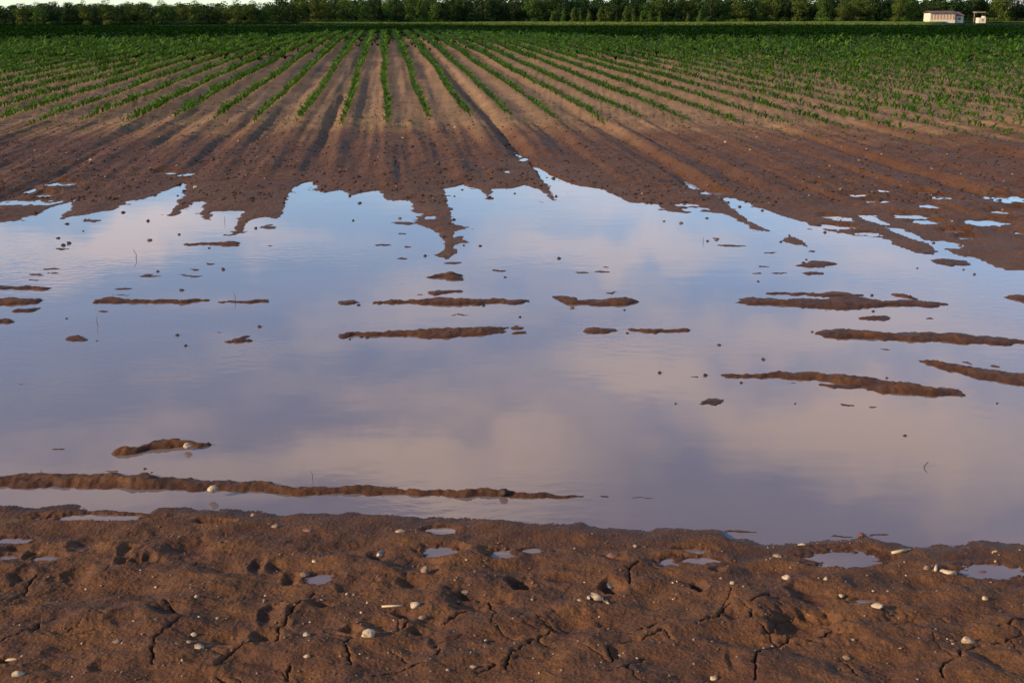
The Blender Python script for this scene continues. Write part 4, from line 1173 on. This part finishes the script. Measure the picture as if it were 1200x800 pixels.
# taller trees right behind
seq = 0
px = -30
while px < 1250:
    wpx = random.uniform(24, 36)
    y = float(TREE_D(px)) + random.uniform(9, 16)
    tp = float(top(px)) + random.uniform(-1, 2) if px < 330 else -random.uniform(4, 16)
    h = H_CAM + (22 - tp) / F * y - float(np.interp(y, ZP_D, ZP_Z))
    ti = random.choice([1, 3, 5, 1, 2, 0] if px > 600 else [1, 3, 5, 1, 5])
    r, look = plant_tree(ti, (px - CX) / F * y * CP, y, h, min(max(wpx / F * y / h / .6, .8), 2.4), 'tall_tree')
    tag(r, f'tall {look}, {ordinal(seq)} from the left in the second row of the wood', 'tree', 'tall trees behind the front row'); seq += 1
    px += wpx * random.uniform(.6, .85)
# pale young trees in front of the dark wood
for i, (px, hp, ti) in enumerate([(647, 11, 8), (660, 14, 6), (672, 15, 8), (680, 10, 6), (690, 13, 8), (703, 15, 8), (712, 15, 0), (722, 10, 6), (733, 16, 8), (742, 14, 8), (752, 12, 6), (762, 13, 8), (773, 12, 6), (806, 10, 8), (820, 13, 6)]):
    y = float(TREE_D(px)) - 8
    r, look = plant_tree(ti, (px - CX) / F * y * CP, y, hp / F * y * 1.15, 1.15, 'young_tree')
    tag(r, f'{look if ti else "bushy olive young tree"}, {ordinal(i)} from the left against the dark wood', 'young tree', 'young trees in front of the wood')
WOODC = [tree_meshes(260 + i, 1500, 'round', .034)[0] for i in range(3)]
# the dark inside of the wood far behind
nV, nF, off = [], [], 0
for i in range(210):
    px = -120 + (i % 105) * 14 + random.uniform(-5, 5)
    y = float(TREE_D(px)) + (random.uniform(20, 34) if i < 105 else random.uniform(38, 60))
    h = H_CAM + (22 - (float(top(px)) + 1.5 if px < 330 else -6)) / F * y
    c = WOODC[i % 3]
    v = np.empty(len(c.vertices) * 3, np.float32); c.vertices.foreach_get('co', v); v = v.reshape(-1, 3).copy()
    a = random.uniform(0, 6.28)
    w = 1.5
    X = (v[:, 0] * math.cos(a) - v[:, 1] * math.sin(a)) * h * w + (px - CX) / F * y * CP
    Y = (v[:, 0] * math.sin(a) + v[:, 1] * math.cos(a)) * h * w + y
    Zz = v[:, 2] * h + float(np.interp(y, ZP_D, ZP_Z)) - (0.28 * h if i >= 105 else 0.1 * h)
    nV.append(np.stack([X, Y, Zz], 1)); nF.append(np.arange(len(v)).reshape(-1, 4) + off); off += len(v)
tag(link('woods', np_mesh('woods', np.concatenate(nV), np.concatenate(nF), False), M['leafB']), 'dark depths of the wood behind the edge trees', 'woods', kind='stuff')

# ------------------------------------------------------------------ buildings
M['render_w'] = plain('cream_render', (0.44, 0.38, 0.27), (0.58, 0.51, 0.38), 1.5, 0.85)
M['roof_dark'] = plain('dark_red_roof', (0.075, 0.035, 0.032), (0.14, 0.06, 0.05), 3, 0.8)
M['roof_brown'] = plain('brown_roof', (0.20, 0.12, 0.08), (0.30, 0.19, 0.13), 3, 0.8)
M['shutter'] = plain('orange_brown_boards', (0.28, 0.14, 0.075), (0.42, 0.22, 0.12), 2, 0.75)
M['brick'] = plain('orange_brick', (0.34, 0.15, 0.08), (0.45, 0.22, 0.12), 2, 0.85)
M['pale_roof'] = plain('pale_sheet_roof', (0.50, 0.45, 0.44), (0.62, 0.57, 0.56), 2, 0.6)
M['glass'] = plain('window_glass', (0.03, 0.035, 0.045), (0.06, 0.07, 0.085), 2, 0.15, 0, 0.6)
BD = 318.0
def bx_of(px, y): return (px - CX) / F * y * CP
def gz(x, y): return float(field_height(np.array([x]), np.array([y]))[0][0])


def part(name, mat, parent, fn, smooth=False):
    bm = bmesh.new(); fn(bm)
    return link(name, bm_mesh(name, bm, smooth), M[mat], parent)


x0, x1 = bx_of(1090, BD), bx_of(1119, BD); W = x1 - x0
shed = empty('long_shed', ((x0 + x1) / 2, BD, gz((x0 + x1) / 2, BD)))
tag(shed, 'long cream shed with a row of brown boarded bays and a dark roof', 'shed')
part('wall', 'render_w', shed, lambda bm: box(bm, (0, 2.5, 1.18), (W, 5, 2.36)))
part('plinth', 'render_w', shed, lambda bm: box(bm, (0, -.06, .35), (W + .16, .12, .7)))
def roof_f(bm):
    w = W / 2 + .25
    v = [bm.verts.new(p) for p in [(-w, -.4, 2.36), (w, -.4, 2.36), (w, 2.5, 2.8), (-w, 2.5, 2.8), (-w, 5.4, 2.36), (w, 5.4, 2.36), (-w, -.4, 2.5), (w, -.4, 2.5), (w, 2.5, 2.94), (-w, 2.5, 2.94), (-w, 5.4, 2.5), (w, 5.4, 2.5)]]
    for f in [(0, 3, 2, 1), (3, 4, 5, 2), (6, 7, 8, 9), (9, 8, 11, 10), (0, 1, 7, 6), (4, 10, 11, 5), (0, 6, 9, 3), (3, 9, 10, 4), (1, 2, 8, 7), (2, 5, 11, 8)]: bm.faces.new([v[i] for i in f])
part('roof', 'roof_dark', shed, roof_f)
nb = 8
for i in range(nb):
    cx = -W / 2 + W * (i + .5) / nb
    b = part('boarded_bay', 'shutter', shed, lambda bm: box(bm, (cx, -.02, 1.45), (W / nb * .56, .06, 1.25)))
    part('sill', 'render_w', b, lambda bm: box(bm, (cx, -.05, .79), (W / nb * .66, .12, .07)))
x0, x1 = bx_of(1119.8, BD), bx_of(1131, BD); W2 = x1 - x0
ann = empty('low_annex', ((x0 + x1) / 2, BD + 1.2, gz((x0 + x1) / 2, BD)))
tag(ann, 'low cream outbuilding with a dark red roof touching the long shed', 'outbuilding')
part('wall', 'render_w', ann, lambda bm: box(bm, (0, 2, .85), (W2, 4, 1.7)))
def roof2(bm):
    w = W2 / 2 + .15
    v = [bm.verts.new(p) for p in [(-w, -.3, 1.7), (w, -.3, 1.7), (w, 4.2, 2.6), (-w, 4.2, 2.6), (-w, -.3, 1.85), (w, -.3, 1.85), (w, 4.2, 2.75), (-w, 4.2, 2.75)]]
    for f in [(0, 3, 2, 1), (4, 5, 6, 7), (0, 1, 5, 4), (1, 2, 6, 5), (2, 3, 7, 6), (3, 0, 4, 7)]: bm.faces.new([v[i] for i in f])
part('roof', 'roof_dark', ann, roof2)
part('window', 'glass', ann, lambda bm: box(bm, (.2, -.02, 1.0), (.7, .05, .5)))
part('door', 'shutter', ann, lambda bm: box(bm, (-.75, -.02, .75), (.6, .05, 1.3)))
x0, x1 = bx_of(1147, BD), bx_of(1155.5, BD); W3 = x1 - x0
hut = empty('small_hut', ((x0 + x1) / 2, BD, gz((x0 + x1) / 2, BD)))
tag(hut, 'small white hut under an overhanging flat brown roof on posts', 'hut')
part('wall', 'render_w', hut, lambda bm: box(bm, (0, 1, .65), (W3, 2, 1.3)))
part('gable', 'render_w', hut, lambda bm: box(bm, (W3 * .3, .9, 1.5), (W3 * .25, 1.4, .4)))
part('window', 'shutter', hut, lambda bm: box(bm, (.1, -.02, .75), (.5, .05, .6)))
for sx in (-1, 1):
    part('post', 'roof_brown', hut, lambda bm: box(bm, (sx * W3 * .55 - .3, 2.2, 1.25), (.14, .14, 2.5)))
part('roof', 'roof_brown', hut, lambda bm: box(bm, (-.3, 1.6, 2.62), (W3 * 1.25, 2.6, .22)))
yh = 352.0
hx = bx_of(1192, yh)
house = empty('brick_house', (hx, yh, gz(hx, yh)))
tag(house, 'orange brick house with a pale roof half hidden behind the trees', 'house')
part('wall', 'brick', house, lambda bm: box(bm, (2.2, 4, 2.0), (9, 8, 4.0)))
def roof3(bm):
    v = [bm.verts.new(p) for p in [(-3, -.5, 3.9), (7.2, -.5, 3.9), (7.2, 4, 6.0), (-3, 4, 6.0), (7.2, 8.5, 3.9), (-3, 8.5, 3.9), (-3, -.5, 4.15), (7.2, -.5, 4.15), (7.2, 4, 6.25), (-3, 4, 6.25), (7.2, 8.5, 4.15), (-3, 8.5, 4.15)]]
    for f in [(0, 3, 2, 1), (3, 5, 4, 2), (6, 7, 8, 9), (9, 8, 10, 11), (0, 1, 7, 6), (5, 11, 10, 4), (0, 6, 9, 3), (3, 9, 11, 5), (1, 2, 8, 7), (2, 4, 10, 8)]: bm.faces.new([v[i] for i in f])
part('roof', 'pale_roof', house, roof3)
part('window', 'glass', house, lambda bm: box(bm, (3.5, -.03, 2.2), (1.2, .08, 1.2)))
part('chimney', 'brick', house, lambda bm: box(bm, (4.5, 4.6, 6.4), (.8, .8, 1.6)))

# ------------------------------------------------------------------ world, sun, camera
SUN_EL, SUN_AZ = R(21), None
sun_dir = Vector((-0.90, -0.42, 0)).normalized()          # towards the sun (horizontal)
w = bpy.data.worlds.new('World'); sc.world = w; w.use_nodes = True
nt = w.node_tree
bg = nt.nodes['Background']
sky = N(nt, 'ShaderNodeTexSky', sky_type='NISHITA')
sky.sun_disc = False
sky.sun_elevation = SUN_EL
sky.sun_rotation = math.atan2(sun_dir.x, sun_dir.y)
sky.air_density = 1.0; sky.dust_density = 0.3; sky.ozone_density = 1.4
gen = N(nt, 'ShaderNodeTexCoord').outputs['Generated']
wn = noise_node(nt, gen, 7, 5, 0.6)
vs = N(nt, 'ShaderNodeVectorMath', operation='SUBTRACT'); nt.links.new(wn.outputs['Color'], vs.inputs[0]); vs.inputs[1].default_value = (.5, .5, .5)
vm = N(nt, 'ShaderNodeVectorMath', operation='SCALE'); nt.links.new(vs.outputs[0], vm.inputs[0]); vm.inputs['Scale'].default_value = 0.16
va = N(nt, 'ShaderNodeVectorMath', operation='ADD'); nt.links.new(gen, va.inputs[0]); nt.links.new(vm.outputs[0], va.inputs[1])
warped = va.outputs[0]
# big soft evening clouds, where the flood water mirrors them
blobs = [((480, 545), .16, .040, .95), ((230, 560), .20, .035, .6), ((1010, 500), .15, .045, .9), ((760, 440), .12, .035, .75), ((990, 385), .16, .03, .55), ((720, 275), .12, .018, .5), ((130, 290), .16, .02, .6), ((1150, 540), .12, .04, .6), ((650, 505), .10, .03, .45)]
acc = None
for (px, py), sx, sz, st in blobs:
    d = ray(px, py); d = d / np.linalg.norm(d); c = (d[0], d[1], -d[2])
    s1 = N(nt, 'ShaderNodeVectorMath', operation='SUBTRACT'); nt.links.new(warped, s1.inputs[0]); s1.inputs[1].default_value = c
    s2 = N(nt, 'ShaderNodeVectorMath', operation='MULTIPLY'); nt.links.new(s1.outputs[0], s2.inputs[0]); s2.inputs[1].default_value = (1 / sx, 1 / .5, 1 / sz)
    s3 = N(nt, 'ShaderNodeVectorMath', operation='LENGTH'); nt.links.new(s2.outputs[0], s3.inputs[0])
    mr = N(nt, 'ShaderNodeMapRange', interpolation_type='SMOOTHSTEP'); nt.links.new(s3.outputs['Value'], mr.inputs['Value'])
    mr.inputs['From Min'].default_value = 1.5; mr.inputs['From Max'].default_value = 0.2; mr.inputs['To Min'].default_value = 0; mr.inputs['To Max'].default_value = st
    acc = mr.outputs[0] if acc is None else math_node(nt, 'MAXIMUM', acc, mr.outputs[0])
mp = N(nt, 'ShaderNodeMapping'); mp.inputs['Scale'].default_value = (3, 3, 9); nt.links.new(gen, mp.inputs['Vector'])
cn = noise_node(nt, mp.outputs[0], 1.6, 6, 0.6)
wisps = ramp(nt, cn.outputs['Fac'], [(0.50, (0, 0, 0)), (0.72, (.55, .55, .55))])
fac = math_node(nt, 'MAXIMUM', acc, wisps, True)
CLOUD = (8.4, 6.6, 5.8)
skyt = mix(nt, 1.0, sky.outputs[0], (0.86, 1.03, 1.28), 'MULTIPLY')
skyc = mix(nt, fac, skyt, CLOUD)
nt.links.new(skyc, bg.inputs['Color'])
bg.inputs['Strength'].default_value = 0.128

sl = bpy.data.lights.new('sun', 'SUN'); sl.energy = 5.0; sl.angle = R(0.6); sl.color = (1.0, 0.80, 0.56)
so = bpy.data.objects.new('sun', sl); COL.objects.link(so)
dirv = Vector((sun_dir.x * math.cos(SUN_EL), sun_dir.y * math.cos(SUN_EL), math.sin(SUN_EL)))
so.rotation_euler = dirv.to_track_quat('Z', 'Y').to_euler(); so.location = dirv * 50

cam = bpy.data.cameras.new('camera'); cam.sensor_width = 36; cam.lens = F / 1200 * 36; cam.clip_start = 0.05; cam.clip_end = 6000
co = bpy.data.objects.new('camera', cam); COL.objects.link(co)
co.location = (0, 0, H_CAM); co.rotation_euler = (math.pi / 2 - PITCH, 0, 0)
sc.camera = co
sc.view_settings.view_transform = 'Standard'; sc.view_settings.look = 'None'; sc.view_settings.gamma = 1; sc.view_settings.use_curve_mapping = False
sc.view_settings.exposure = 0.65
sc.render.engine = 'CYCLES'
sc.cycles.max_bounces = 6; sc.cycles.diffuse_bounces = 3; sc.cycles.glossy_bounces = 3; sc.cycles.transmission_bounces = 3
sc.cycles.use_denoising = True
